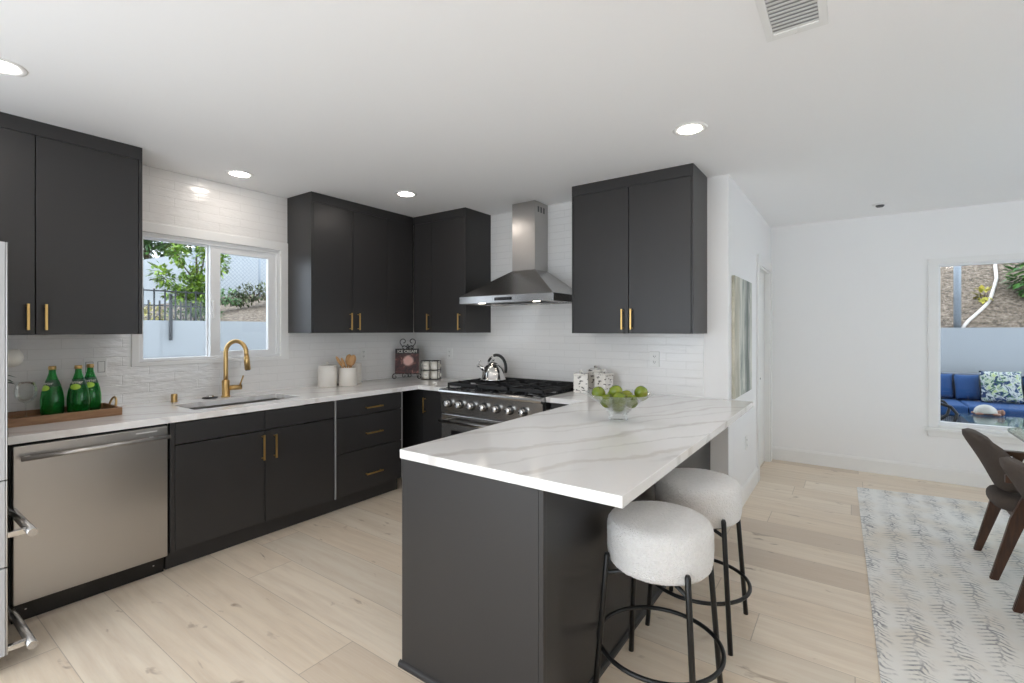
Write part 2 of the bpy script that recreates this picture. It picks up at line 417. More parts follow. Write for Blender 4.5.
def slab(bm, us, vs, solid, h0, h1, axis='z'):
    """grid cells us x vs extruded from h0 to h1 where solid(u,v); axis = thickness axis"""
    def P(a, b, h): return {'z': (a, b, h), 'y': (a, h, b), 'x': (h, a, b)}[axis]
    cells = {}
    for i in range(len(us)-1):
        for j in range(len(vs)-1):
            cells[i, j] = solid((us[i]+us[i+1])/2, (vs[j]+vs[j+1])/2)
    V = {}
    def v(i, j, k):
        if (i, j, k) not in V: V[i, j, k] = bm.verts.new(P(us[i], vs[j], h1 if k else h0))
        return V[i, j, k]
    for (i, j), s in cells.items():
        if not s: continue
        bm.faces.new((v(i, j, 0), v(i+1, j, 0), v(i+1, j+1, 0), v(i, j+1, 0)))
        bm.faces.new((v(i, j, 1), v(i+1, j, 1), v(i+1, j+1, 1), v(i, j+1, 1)))
        for (di, dj, a, b) in ((-1, 0, (i, j), (i, j+1)), (1, 0, (i+1, j), (i+1, j+1)), (0, -1, (i, j), (i+1, j)), (0, 1, (i, j+1), (i+1, j+1))):
            if not cells.get((i+di, j+dj), False):
                bm.faces.new((v(*a, 0), v(*b, 0), v(*b, 1), v(*a, 1)))
    return bm
def sph(bm, c, r, seg=20, rings=12, sc=(1, 1, 1)):
    prof = [(math.sin(PI*i/rings), -math.cos(PI*i/rings)) for i in range(rings+1)]
    prof[0] = (0, -1); prof[-1] = (0, 1)
    vs = lathe(bm, prof, (0, 0, 0), seg)
    for v in vs: v.co = Vector((c[0]+v.co.x*r*sc[0], c[1]+v.co.y*r*sc[1], c[2]+v.co.z*r*sc[2]))
    return vs
def xf(bm, m):
    for v in bm.verts: v.co = m @ v.co
    return bm
def put(name, bm, mat, parent=None, local=False):
    """link bm as ONE mesh object; geometry is given in world coordinates unless local"""
    bmesh.ops.recalc_face_normals(bm, faces=bm.faces[:])
    me = bpy.data.meshes.new(name)
    if parent is not None and not local:
        inv = WM[parent.name].inverted()
        for v in bm.verts: v.co = inv @ v.co
    bm.to_mesh(me); bm.free()
    for m in (mat if isinstance(mat, list) else [mat]): me.materials.append(M[m])
    o = bpy.data.objects.new(name, me); COL.objects.link(o)
    if parent is not None: o.parent = parent; WM[o.name] = WM[parent.name].copy()
    else: WM[o.name] = Matrix.Identity(4)
    return o
def tag(o, label, cat, group=None, kind=None):
    o['label'] = label; o['category'] = cat
    if group: o['group'] = group
    if kind: o['kind'] = kind
    return o
def thing(name, label, cat, loc=(0, 0, 0), rz=0., group=None):
    o = bpy.data.objects.new(name, None); COL.objects.link(o); o.empty_display_size = .1
    o.location = loc; o.rotation_euler = (0, 0, rz)
    WM[o.name] = Matrix.Translation(loc) @ Matrix.Rotation(rz, 4, 'Z')
    return tag(o, label, cat, group)
def struct(name, bm, mat, parent=None):
    o = put(name, bm, mat, parent)
    if parent is None: o['kind'] = 'structure'
    return o
def bevmod(o, wdt=.002, seg=2):
    m = o.modifiers.new('edge', 'BEVEL'); m.width = wdt; m.segments = seg; m.limit_method = 'ANGLE'; return o
def dup(o, loc, rz=0., label=None):
    """a copy of a thing with copies of its parts and sub-parts"""
    def cp(src, par):
        c = src.copy(); COL.objects.link(c)
        if par is not None: c.parent = par
        for ch in src.children: cp(ch, c)
        return c
    r = cp(o, None); r.location = loc; r.rotation_euler = (0, 0, rz)
    WM[r.name] = Matrix.Translation(loc) @ Matrix.Rotation(rz, 4, 'Z')
    if label: r['label'] = label
    return r
def text_bm(s, size, res=2):
    cu = bpy.data.curves.new('letters', 'FONT'); cu.body = s; cu.size = size; cu.extrude = .0004
    cu.align_x = 'CENTER'; cu.resolution_u = res
    o = bpy.data.objects.new('letters', cu); COL.objects.link(o)
    dg = bpy.context.evaluated_depsgraph_get(); me = o.evaluated_get(dg).to_mesh()
    bm = BM(); bm.from_mesh(me); o.evaluated_get(dg).to_mesh_clear()
    bpy.data.objects.remove(o); bpy.data.curves.remove(cu)
    return bm
def leaf(bm, p, n, up, ln, wd, mat=0):
    n = n.normalized(); s = n.cross(up).normalized() if abs(n.dot(up)) < .98 else Vector((1, 0, 0))
    a = p; t = p+n*ln; q = p+n*ln*.45+up*ln*.06
    vs = [bm.verts.new(x) for x in (a, q+s*wd, t, q-s*wd, q-up*ln*.05)]
    for f in ((0, 1, 4), (1, 2, 4), (2, 3, 4), (3, 0, 4)):
        fc = bm.faces.new([vs[i] for i in f]); fc.material_index = mat
def leaf_blob(bm, c, rad, n, ln, wd, rnd, fill=.55, sc=(1, 1, 1)):
    for _ in range(n):
        d = Vector((rnd.gauss(0, 1), rnd.gauss(0, 1), rnd.gauss(0, 1))).normalized()
        r = rad*(fill+(1-fill)*rnd.random()**.5)
        p = Vector(c)+Vector((d.x*r*sc[0], d.y*r*sc[1], d.z*r*sc[2]))
        nn = (d+Vector((rnd.uniform(-.8, .8), rnd.uniform(-.8, .8), rnd.uniform(-.9, .5)))).normalized()
        leaf(bm, p, nn, Vector((0, 0, 1)), ln*rnd.uniform(.7, 1.3), wd*rnd.uniform(.7, 1.3))

# ---------------------------------------------------------------- room shell
WX, WY, ZC = -.08, .02, 2.546          # left wall plane, back wall plane, ceiling height
XP = 3.136                             # right face of the partition
YF = 2.246                             # far wall of the dining end
b = BM(); box(b, -.30, 6.7, -5.2, 2.5, -.06, 0); struct('floor', b, 'floor_planks')
b = BM(); box(b, -.30, 6.7, -5.2, 2.5, ZC, ZC+.2); struct('ceiling', b, 'ceiling_paint')
# left wall with the sink window opening
W1 = (-2.53, -1.544, 1.197, 2.09)    # y0 y1 z0 z1
b = BM(); slab(b, [-5.18, W1[0], W1[1], 2.4], [0, W1[2], W1[3], ZC], lambda u, v: not (W1[0] < u < W1[1] and W1[2] < v < W1[3]), WX-.16, WX, 'x')
struct('wall_left', b, 'tile')
b = BM(); box(b, WX, XP, WY, WY+.12, 0, ZC); struct('wall_back', b, 'wall_paint')
b = BM(); box(b, WX, 2.965, WY-.008, WY, .86, ZC); struct('wall_back_tile', b, 'tile')
# partition running away from the kitchen, with a doorway
D0, D1, DH = 1.34, 2.10, 2.04
b = BM(); slab(b, [WY+.12, D0, D1, YF+.12], [0, DH, ZC], lambda u, v: not (D0 < u < D1 and v < DH), XP-.12, XP, 'x')
struct('wall_partition', b, 'wall_paint')
b = BM(); box(b, 1.7, 1.8, WY+.12, YF, 0, ZC); struct('wall_hallway', b, 'wall_paint')
# far wall with the dining window
W2 = (4.518, 6.05, .528, 2.035)
b = BM(); slab(b, [1.7, W2[0], W2[1], 6.7], [0, W2[2], W2[3], ZC], lambda u, v: not (W2[0] < u < W2[1] and W2[2] < v < W2[3]), YF, YF+.16, 'y')
struct('wall_far', b, 'wall_paint')
b = BM(); slab(b, [-.24, .7, 4.3, 6.75], [0, 2.15, ZC], lambda u, v: not (.7 < u < 4.3 and v < 2.15), -5.3, -5.18, 'y'); struct('wall_near', b, 'wall_paint')  # unseen near wall, added with a wide opening to shape the daylight
b = BM(); slab(b, [-5.2, -1.0, .8, YF+.16], [0, .9, 2.05, ZC], lambda u, v: not (-1.0 < u < .8 and .9 < v < 2.05), 6.6, 6.75, 'x'); struct('wall_right', b, 'wall_paint')  # unseen right wall, added to cut side light, its opening lights the dining end
# baseboards
def base_prof(h=.14, t=.016): return [(0, 0), (t, 0), (t, h-.02), (t-.007, h-.006), (.004, h), (0, h)]
b = BM(); prism(b, [(YF-a_, z_) for a_, z_ in base_prof()], XP, 6.7, 'x'); struct('baseboard_far', b, 'white_trim')
b = BM(); prism(b, [(XP+a_, z_) for a_, z_ in base_prof()], WY, D0-.085, 'y'); struct('baseboard_partition', b, 'white_trim')
# doorway casing
b = BM()
for y0, y1 in ((D0-.085, D0), (D1, D1+.085)): box(b, XP, XP+.02, y0, y1, 0, DH+.085, .003)
box(b, XP, XP+.02, D0, D1, DH, DH+.085, .003)
box(b, XP-.12, XP+.004, D0-.004, D0+.016, 0, DH); box(b, XP-.12, XP+.004, D1-.016, D1+.004, 0, DH); box(b, XP-.12, XP+.004, D0, D1, DH-.016, DH)
dcas = struct('door_1', b, 'white_trim')
b = BM(); box(b, XP-.085, XP-.045, D0+.017, D1-.017, .008, DH-.017); dl_ = put('door_leaf', b, 'white_trim', dcas)
b = BM(); sph(b, (XP-.012, D0+.085, .95), .024, 16, 10); tube(b, [(XP-.046, D0+.085, .95), (XP-.015, D0+.085, .95)], .01, 10); put('door_knob', b, 'black_metal', dl_)

# ---------------------------------------------------------------- windows
def window_left():
    y0, y1, z0, z1 = W1; o = thing('window_1', '', 'window', (WX, y0, z0)); del o['label'], o['category']; o['kind'] = 'structure'
    b = BM()   # flat outer casing on the tile
    co = (-2.573, -1.472, 1.170, 2.157)
    slab(b, [co[0], y0, y1, co[1]], [co[2], z0, z1, co[3]], lambda u, v: not (y0 < u < y1 and z0 < v < z1), WX-.001, WX+.012, 'x')
    bevmod(put('window_casing', b, 'white_trim', o), .003)
    b = BM()   # vinyl main frame in the opening
    slab(b, [y0, y0+.028, y1-.028, y1], [z0, z0+.022, z1-.032, z1], lambda u, v: not (y0+.028 < u < y1-.028 and z0+.022 < v < z1-.032), WX-.10, WX-.005, 'x')
    bevmod(put('window_frame', b, 'vinyl', o), .003)
    ym = -2.065
    def sash(ya, yb, x0, x1, wl, wr, wt, wb, name):
        b = BM(); za, zb = z0+.018, z1-.03
        slab(b, [ya, ya+wl, yb-wr, yb], [za, za+wb, zb-wt, zb], lambda u, v: not (ya+wl < u < yb-wr and za+wb < v < zb-wt), x0, x1, 'x')
        s_ = bevmod(put(name, b, 'vinyl', o), .003)
        b = BM(); box(b, (x0+x1)/2-.003, (x0+x1)/2+.003, ya+wl-.005, yb-wr+.005, za+wb-.005, zb-wt+.005); put('window_pane', b, 'pane', s_)
        return s_
    sash(y0+.02, ym+.03, WX-.085, WX-.06, .012, .050, .010, .006, 'sash')
    s2 = sash(ym-.012, y1-.02, WX-.055, WX-.02, .072, .072, .050, .040, 'sash')
    b = BM(); box(b, WX-.022, WX-.006, ym-.002, ym+.022, 1.50, 1.64, .005, 3); put('window_latch', b, 'white_plastic', s2)
window_left()
def window_far():
    x0, x1, z0, z1 = W2; o = thing('window_2', '', 'window', (x0, YF, z0)); del o['label'], o['category']; o['kind'] = 'structure'
    b = BM(); slab(b, [x0-.068, x0+.004, x1-.004, x1+.068], [z0-.024, z1-.004, z1+.051], lambda u, v: not (x0 < u < x1 and v < z1-.004), YF-.018, YF, 'y')
    box(b, x0+.0045, x1-.0045, YF-.018, YF+.014, z0-.0235, z0-.0005)
    bevmod(put('window_casing', b, 'white_trim', o), .003)
    b = BM(); box(b, x0-.10, x1+.10, YF-.05, YF+.02, z0-.052, z0-.024, .004); put('window_sill', b, 'white_trim', o)
    b = BM(); box(b, x0-.07, x1+.07, YF-.016, YF, z0-.108, z0-.052, .003); put('apron', b, 'white_trim', o)
    b = BM(); slab(b, [x0, x0+.022, x1-.022, x1], [z0, z0+.03, z1-.022, z1], lambda u, v: not (x0+.022 < u < x1-.022 and z0+.03 < v < z1-.022), YF+.015, YF+.08, 'y')
    f = bevmod(put('window_frame', b, 'vinyl', o), .003)
    b = BM(); box(b, x0+.02, x1-.02, YF+.04, YF+.046, z0+.02, z1-.012); put('window_pane', b, 'pane', f)
window_far()
def added_side_window():  # casing and panes of the added, unseen daylight opening in the right wall
    o = thing('window_added', '', 'window', (6.6, -1.0, .9)); del o['label'], o['category']; o['kind'] = 'structure'
    b = BM(); slab(b, [-1.07, -.996, .796, .87], [.83, .904, 2.046, 2.12], lambda u, v: not (-.996 < u < .796 and .904 < v < 2.046), 6.582, 6.6, 'x'); bevmod(put('window_casing', b, 'white_trim', o), .003)
    b = BM(); slab(b, [-1.0, -.97, -.12, -.08, .77, .8], [.9, .93, 2.02, 2.05], lambda u, v: not ((-.97 < u < -.12 or -.08 < u < .77) and .93 < v < 2.02), 6.63, 6.70, 'x'); f = bevmod(put('window_frame', b, 'vinyl', o), .003)
    b = BM(); box(b, 6.66, 6.666, -.98, .78, .92, 2.03); put('window_pane', b, 'pane', f)
added_side_window()

# ---------------------------------------------------------------- cabinets
def pull(parent, kind, p, a0, a1, yf):
    """square bar pull on a front at local y=yf (room side is -y). kind v: x=p, z a0..a1 ; h: z=p, x a0..a1"""
    b = BM(); s = .006
    if kind == 'v':
        box(b, p-s, p+s, yf-.034, yf-.024, a0, a1, .0015)
        for z in (a0+.012, a1-.012): box(b, p-.004, p+.004, yf-.026, yf+.001, z-.004, z+.004)
    else:
        box(b, a0, a1, yf-.034, yf-.024, p-s, p+s, .0015)
        for x in (a0+.012, a1-.012): box(b, x-.004, x+.004, yf-.026, yf+.001, p-.004, p+.004)
    m = WM[parent.name]; xf(b, m)
    return put('handle', b, 'brass', parent)
def cabinet(name, label, cat, loc, rz, w_, d, z0, z1, fronts, toe=0., crown=0., group=None, strips=(), stile=(), btop=None):
    o = thing(name, label, cat, loc, rz, group); m = WM[o.name]
    b = BM(); box(b, 0, w_, -(d-.021), 0, z0+toe, btop or z1); put('body', xf(b, m), 'cabinet_body', o)
    for ex in (() if toe else ((-.0005, .001), (w_-.001, w_+.0005))):
        b = BM(); box(b, ex[0], ex[1], -(d-.0205), 0, z0, z1); put('side_panel', xf(b, m), 'cabinet', o)
    if toe:
        b = BM(); box(b, 0, w_, -(d-.068), 0, z0, z0+toe-.001); put('toe_kick', xf(b, m), 'cabinet', o)
    if crown:
        b = BM(); box(b, 0, w_, -d, -(d-.022), z1-crown, z1, .001); put('filler_panel', xf(b, m), 'cabinet', o)
    for x0, x1 in stile:
        b = BM(); box(b, x0, x1, -d, -(d-.022), z0+toe, z1-crown, .001); put('filler_strip', xf(b, m), 'cabinet', o)
    for x0, x1, a, c, nm, hs in fronts:
        b = BM(); g = .0026; box(b, x0+g, x1-g, -d, -(d-.02), a+g, c-g, .0015)
        f = put(nm, xf(b, m), 'cabinet', o)
        for h_ in hs: pull(f, *h_, -d)
    for x in strips:
        b = BM(); box(b, x-.004, x+.004, -d-.0005, -(d-.022), z0+toe, z1); put('edge_strip', xf(b, m), 'edge_strip', o)
    return o
LR = R(90)
ZB, ZD = 1.392, 2.468                        # underside of wall cabinets, top of their doors
dU = .357; L0 = WX+.001
cabinet('wall_cabinet', 'charcoal two-door wall cabinet left of the sink window, above the green bottles', 'cabinet',
        (L0, -3.58, 0), LR, .961, dU-.001, ZB, ZC,
        [(0, .483, ZB, ZD, 'door', [('v', .451, 1.417, 1.557)]), (.483, .943, ZB, ZD, 'door', [('v', .521, 1.417, 1.557)])],
        crown=ZC-ZD, group='charcoal wall cabinets', stile=[(.943, .961)])
cabinet('wall_cabinet', 'charcoal wall cabinet right of the sink window, running into the corner', 'cabinet',
        (L0, -1.4805, 0), LR, 1.1122, dU-.001, ZB, ZC,
        [(.015, .40, ZB, ZD, 'door', [('v', .369, 1.417, 1.566)]), (.40, .79, ZB, ZD, 'door', [('v', .452, 1.417, 1.566)])],
        crown=ZC-ZD, group='charcoal wall cabinets', stile=[(0, .015), (.79, 1.1122)])
dB = .387
cabinet('wall_cabinet', 'charcoal corner wall cabinet on the back wall, just left of the range hood', 'cabinet',
        (.2772, WY-.009, 0), 0, .6873, dB-.008, ZB, ZC,
        [(.004, .253, ZB, ZD, 'door', [('v', .218, 1.417, 1.574)]), (.253, .662, ZB, ZD, 'door', [('v', .620, 1.417, 1.570)])],
        crown=ZC-ZD, group='charcoal wall cabinets', stile=[(.662, .6873)])
cabinet('wall_cabinet', 'charcoal two-door wall cabinet right of the range hood', 'cabinet',
        (2.067, WY-.009, 0), 0, .9237, dB-.008, ZB, ZC,
        [(.012, .467, ZB, ZD, 'door', [('v', .424, 1.420, 1.572)]), (.467, .912, ZB, ZD, 'door', [('v', .493, 1.420, 1.572)])],
        crown=ZC-ZD, group='charcoal wall cabinets', stile=[(0, .012), (.912, .9237)])
dL = .6236-L0; ZT = .872                     # base depth, top of base cabinets
cabinet('base_cabinet', 'charcoal sink base cabinet with two doors under the sink', 'cabinet',
        (L0, -2.592, 0), LR, 1.096, dL, 0, ZT,
        [(.024, .555, .115, .738, 'door', [('v', .536, .543, .712)]), (.555, 1.090, .115, .738, 'door', [('v', .619, .543, .705)]),
         (.024, .555, .740, .870, 'drawer_front', []), (.555, 1.090, .740, .870, 'drawer_front', [])],
        toe=.112, group='charcoal base cabinets', stile=[(.0, .024)], btop=.66)
cabinet('base_cabinet', 'charcoal three-drawer base cabinet between two pale edge strips', 'cabinet',
        (L0, -1.496, 0), LR, .676, dL, 0, ZT,
        [(.010, .666, .729, .870, 'drawer', [('h', .785, .275, .44)]), (.010, .666, .452, .728, 'drawer', [('h', .575, .275, .44)]),
         (.010, .666, .115, .451, 'drawer', [('h', .243, .275, .44)])],
        toe=.112, group='charcoal base cabinets', strips=(.004, .672))
cabinet('base_cabinet', 'dark corner base cabinet left of the range', 'cabinet',
        (.0, WY-.009, 0), 0, .943, .60, 0, ZT,
        [(.64, .935, .115, .870, 'door', [('v', .672, .66, .80)])], toe=.112, group='charcoal base cabinets')
# ---- peninsula base with the piece right of the range
o = thing('peninsula_cabinet', 'charcoal peninsula base under the overhanging worktop, stools at its right side', 'cabinet', (2.68, -1.2, 0))
b = BM(); box(b, 2.374, 2.994, -2.312, WY-.02, .09, ZT); put('body', b, 'cabinet_body', o)
b = BM(); box(b, 2.316, 2.996, -2.336, -2.316, 0, ZT, .001); put('end_panel', b, 'cabinet', o)
b = BM(); box(b, 2.997, 3.016, -2.316, WY-.02, 0, ZT); put('back_panel', b, 'cabinet', o)
b = BM(); box(b, 2.9975, 3.0168, -2.3375, -2.3162, .02, ZT, .0012); put('corner_strip', b, 'cabinet', o)
b = BM(); prism(b, [(-2.3365, 0), (-2.350, 0), (-2.350, .012), (-2.344, .02), (-2.3365, .024)], 2.306, 3.03, 'x')
prism(b, [(3.017, 0), (3.03, 0), (3.03, .012), (3.025, .02), (3.017, .024)], -2.349, WY-.02, 'y'); put('shoe_moulding', b, 'cabinet', o)
b = BM(); box(b, 2.3535, 2.3735, -2.315, -.66, .115, ZT-.002, .001); put('door', b, 'cabinet', o)
cabinet('base_cabinet', 'narrow dark base cabinet between the range and the peninsula', 'cabinet',
        (1.998, WY-.009, 0), 0, .352, .60, 0, ZT, [(.004, .348, .115, .870, 'door', [])], toe=.112, group='charcoal base cabinets')

# ---------------------------------------------------------------- worktops
ZW = .914; TW = .038
SX0, SX1, SY0, SY1 = .13, .485, -2.410, -1.692    # sink cutout
b = BM(); xs = [WX+.001, SX0, SX1, .6345, .943]; ys = [-3.30, SY0, SY1, -.62-.02, WY-.009]
slab(b, xs, ys, lambda u, v: (u < .6345 or v > -.64) and not (SX0 < u < SX1 and SY0 < v < SY1), ZW-TW, ZW, 'z')
tag(bevmod(put('worktop', b, 'quartz'), .002), 'white veined quartz worktop along the window wall, with the sink cut in', 'worktop')
b = BM(); slab(b, [1.992, 2.309, 3.3008], [-2.3428, -.64, WY-.009], lambda u, v: u > 2.309 or v > -.64, ZW-TW, ZW, 'z')
tag(bevmod(put('worktop', b, 'quartz'), .002), 'white veined quartz peninsula worktop carrying the bowl of apples', 'worktop')

# ---------------------------------------------------------------- sink, faucet and fittings
o = thing('sink', 'undermount stainless steel sink set in the worktop under the window', 'sink', ((SX0+SX1)/2, (SY0+SY1)/2, ZW-TW-.2))
b = BM(); t = .004; z0 = ZW-TW-.21; z1 = ZW-TW-.0005
slab(b, [SX0-.012, SX0+.003, SX1-.003, SX1+.012], [SY0-.012, SY0+.003, SY1-.003, SY1+.012], lambda u, v: not (SX0 < u < SX1 and SY0 < v < SY1), z0, z1)
box(b, SX0-.012, SX1+.012, SY0-.012, SY1+.012, z0-.004, z0)
put('basin', b, 'steel', o)
b = BM(); lathe(b, [(0, .001), (.03, .001), (.045, .004), (.05, .0)], ((SX0+SX1)/2, (SY0+SY1)/2, z0), 24); put('drain', b, 'chrome', o)
FX, FY = .02, -2.02
o = thing('faucet', 'brushed gold gooseneck pull-down faucet behind the sink', 'faucet', (FX, FY, ZW))
b = BM(); lathe(b, [(0, 0), (.031, 0), (.031, .006), (.027, .012), (.026, .012), (.026, .12), (.022, .128), (0, .128)], (FX, FY, ZW), 28); put('base', b, 'gold_brush', o)
# spout arcs forward over the sink (+x) and a little toward the corner
import mathutils
def fp(u, z): return (FX+u*.86, FY+u*.50, z)
b = BM(); rr = .082; zt = 1.245
pts = [fp(0, ZW+.12+(zt-ZW-.12)*i/5) for i in range(6)]+[fp(rr-rr*math.cos(PI*k/14), zt+rr*1.08*math.sin(PI*k/14)) for k in range(1, 15)]+[fp(2*rr+.002, zt-.02)]
tube(b, pts, .0155, 14); put('spout', b, 'gold_brush', o)
b = BM(); tube(b, [fp(2*rr+.002, zt-.018), fp(2*rr+.004, zt-.05), fp(2*rr+.012, zt-.125)], [.0165, .019, .021], 16)
sh = put('spray_head', b, 'gold_brush', o)
b = BM(); tube(b, [fp(2*rr+.012, zt-.125), fp(2*rr+.0125, zt-.130)], .0165, 14); put('nozzle', b, 'black_rubber', sh)
b = BM(); tube(b, [(FX, FY+.02, ZW+.066), (FX+.02, FY+.105, ZW+.066)], [.018, .019], 14)
hb = put('handle_barrel', b, 'gold_brush', o)
b = BM(); tube(b, [(FX+.018, FY+.092, ZW+.075), (FX+.035, FY+.112, ZW+.155)], [.006, .005], 8); put('lever', b, 'gold_brush', hb)
b = BM(); lathe(b, [(0, 0), (.022, 0), (.022, .004), (.0195, .006), (.0195, .052), (.017, .056), (0, .056)], (.0, -2.35, ZW), 24)
tag(put('air_gap', b, 'gold_brush'), 'short brushed gold cylinder on the worktop left of the sink', 'air gap')
o = thing('sink_stopper', 'round black and chrome drain button beside the faucet base', 'sink stopper', (.0, -2.12, ZW))
b = BM(); lathe(b, [(0, 0), (.048, 0), (.052, .004), (.048, .008), (0, .008)], (.0, -2.12, ZW), 28); put('rim', b, 'black_rubber', o)
b = BM(); lathe(b, [(.026, .0085), (.03, .0085), (.024, .02), (.014, .024), (0, .024)], (.0, -2.12, ZW), 24); put('button', b, 'chrome', o)

# ---------------------------------------------------------------- dishwasher
Y0, Y1 = -3.243, -2.597; XD = .628
o = thing('dishwasher', 'stainless steel dishwasher under the left end of the worktop', 'dishwasher', (XD-.3, (Y0+Y1)/2, 0))
b = BM(); box(b, WX+.02, XD-.034, Y0, Y1, .10, .868); put('body', b, 'gap_black', o)
b = BM(); box(b, XD-.032, XD, Y0+.008, Y1-.008, .106, .862, .004); d = put('door', b, 'steel_z', o)
b = BM(); tube(b, [(XD+.045, Y0+.03, .806), (XD+.045, Y1-.012, .806)], .011, 14)
h = put('handle', b, 'steel', d)
for y in (Y0+.055, Y1-.09):
    b = BM(); box(b, XD-.001, XD+.047, y-.012, y+.012, .80, .812, .002); put('handle_post', b, 'steel', h)
b = BM(); box(b, XD, XD+.0012, Y1-.16, Y1-.06, .838, .844); put('badge', b, 'plate_white', d)
b = BM(); box(b, WX+.05, XD-.055, Y0+.01, Y1-.01, .003, .10); k = put('kick_plate', b, 'black_gloss', o)
for y in (Y0+.06, Y1-.06):
    b = BM(); lathe(b, [(0, .003), (.004, .002), (.005, 0)], (XD-.055, y, .055), 10, 'x'); put('screw', b, 'chrome', k)

# ---------------------------------------------------------------- fridge (its right side and drawer handles show at the left edge)
FXR, FYF = 1.026, -3.309
o = thing('refrigerator', 'tall stainless refrigerator cut by the left edge, horizontal bar handles sticking out', 'refrigerator', (FXR-.37, FYF-.4, 0))
b = BM(); box(b, FXR-.735, FXR-.003, FYF-.72, FYF-.065, .03, 1.765); put('body', b, 'mesh_white', o)
for x in (FXR-.68, FXR-.06):
    for y in (FYF-.66, FYF-.12): b = BM(); cyl(b, .02, 0, .031, (x, y, 0), 12); put('foot', b, 'black_rubber', o)
def fdoor(nm, x0, x1, z0, z1):
    b = BM(); box(b, x0, x1, FYF-.06, FYF-.006, z0, z1, .004, 3); d_ = put(nm, b, 'fridge_paint', o)
    b = BM(); box(b, x0, x1-.001, FYF-.0058, FYF, z0, z1, .002, 2); put('front_skin', b, 'steel_z', d_); return d_
dl = fdoor('door', FXR-.735, FXR-.37, .80, 1.78); dr_ = fdoor('door', FXR-.366, FXR, .80, 1.78)
f1 = fdoor('drawer', FXR-.735, FXR, .64-.2, .795); f2 = fdoor('drawer', FXR-.735, FXR, .075, .435)
HYB = FYF+.072
def fbar(par, z, horiz=True, x=None):
    b = BM()
    if horiz:
        tube(b, [(FXR-.69, HYB, z), (FXR+.012, HYB, z)], .0165, 18)
        hh = put('handle', b, 'steel_x', par)
        for xx_ in (FXR-.65, FXR-.045): b = BM(); box(b, xx_-.012, xx_+.012, FYF-.001, HYB, z-.012, z+.012, .003); put('handle_post', b, 'chrome', hh)
    else:
        tube(b, [(x, FYF+.036, .88), (x, FYF+.036, 1.70)], .011, 16)
        hh = put('handle', b, 'steel_z', par)
        for zz in (.93, 1.65): b = BM(); box(b, x-.009, x+.009, FYF-.001, FYF+.036, zz-.012, zz+.012, .003); put('handle_post', b, 'chrome', hh)
fbar(f1, .560); fbar(f2, .083); fbar(dl, 0, False, FXR-.41); fbar(dr_, 0, False, FXR-.33)

# ---------------------------------------------------------------- range
RX0, RX1, RY = .948, 1.988, -.66
o = thing('range', 'stainless steel gas range with seven knobs and black grates', 'range', ((RX0+RX1)/2, -.33, 0))
b = BM(); box(b, RX0+.002, RX1-.002, RY+.03, WY-.012, .09, .905); put('body', b, 'steel_z', o)
b = BM(); box(b, RX0+.02, RX1-.02, RY+.06, -.1, 0, .089); put('toe_kick', b, 'black_gloss', o)
b = BM(); prism(b, [(RY+.03, .868), (RY-.03, .868), (RY-.042, .874), (RY-.046, .888), (RY-.042, .902), (RY-.03, .909), (RY+.03, .911)], RX0, RX1, 'x'); put('front_rail', b, 'steel_x', o)
b = BM(); prism(b, [(RY+.03, .70), (RY-.006, .70), (RY-.02, .867), (RY+.03, .867)], RX0, RX1, 'x'); cp = put('control_panel', b, 'steel_x', o)
for i in range(7):
    kx = 1.045+i*.1285; kz = .79; b = BM()
    lathe(b, [(0, 0), (.036, 0), (.036, .008), (.031, .012), (0, .012)], (kx, RY-.012, kz), 24, '-y')
    kb = put('knob', b, 'black_gloss', o); b = BM()
    lathe(b, [(0, .012), (.026, .012), (.027, .018), (.024, .046), (.021, .05), (0, .05)], (kx, RY-.012, kz), 24, '-y')
    box(b, kx-.005, kx+.005, RY-.068, RY-.055, kz-.022, kz+.022, .002)
    put('knob_grip', b, 'chrome', kb)
b = BM(); box(b, RX0+.028, RX0+.040, RY-.0165, RY-.012, .762, .80); put('badge', b, 'black_gloss', cp)
b = BM(); box(b, RX0+.006, RX1-.006, RY-.012, RY+.029, .19, .694, .004); dr = put('oven_door', b, 'steel_x', o)
b = BM(); box(b, RX0+.12, RX1-.12, RY-.0145, RY-.012, .30, .56, .001); put('oven_window', b, 'black_gloss', dr)
b = BM(); tube(b, [(RX0+.045, RY-.082, .648), (RX1-.045, RY-.082, .648)], .016, 14); h = put('handle', b, 'steel_x', dr)
for x in (RX0+.085, RX1-.085): b = BM(); box(b, x-.014, x+.014, RY-.082, RY-.011, .637, .659, .003); put('handle_post', b, 'chrome', h)
b = BM(); box(b, RX0+.006, RX1-.006, RY-.006, RY+.029, .095, .185, .003); put('drawer', b, 'steel_x', o)
b = BM(); box(b, RX0+.02, RX1-.02, RY+.032, WY-.03, .905, .917, .003); ct = put('cooktop', b, 'black_gloss', o)
b = BM(); box(b, RX0+.005, RX1-.005, WY-.045, WY-.012, .905, .965, .002)
bgd = put('back_guard', b, 'black_metal', o); b = BM()
for i in range(52): x = RX0+.02+i*.0195; box(b, x, x+.009, WY-.0475, WY-.045, .932, .952)
put('vent_slots', b, 'smoke_grey', bgd)
gw = (RX1-RX0-.05)/3
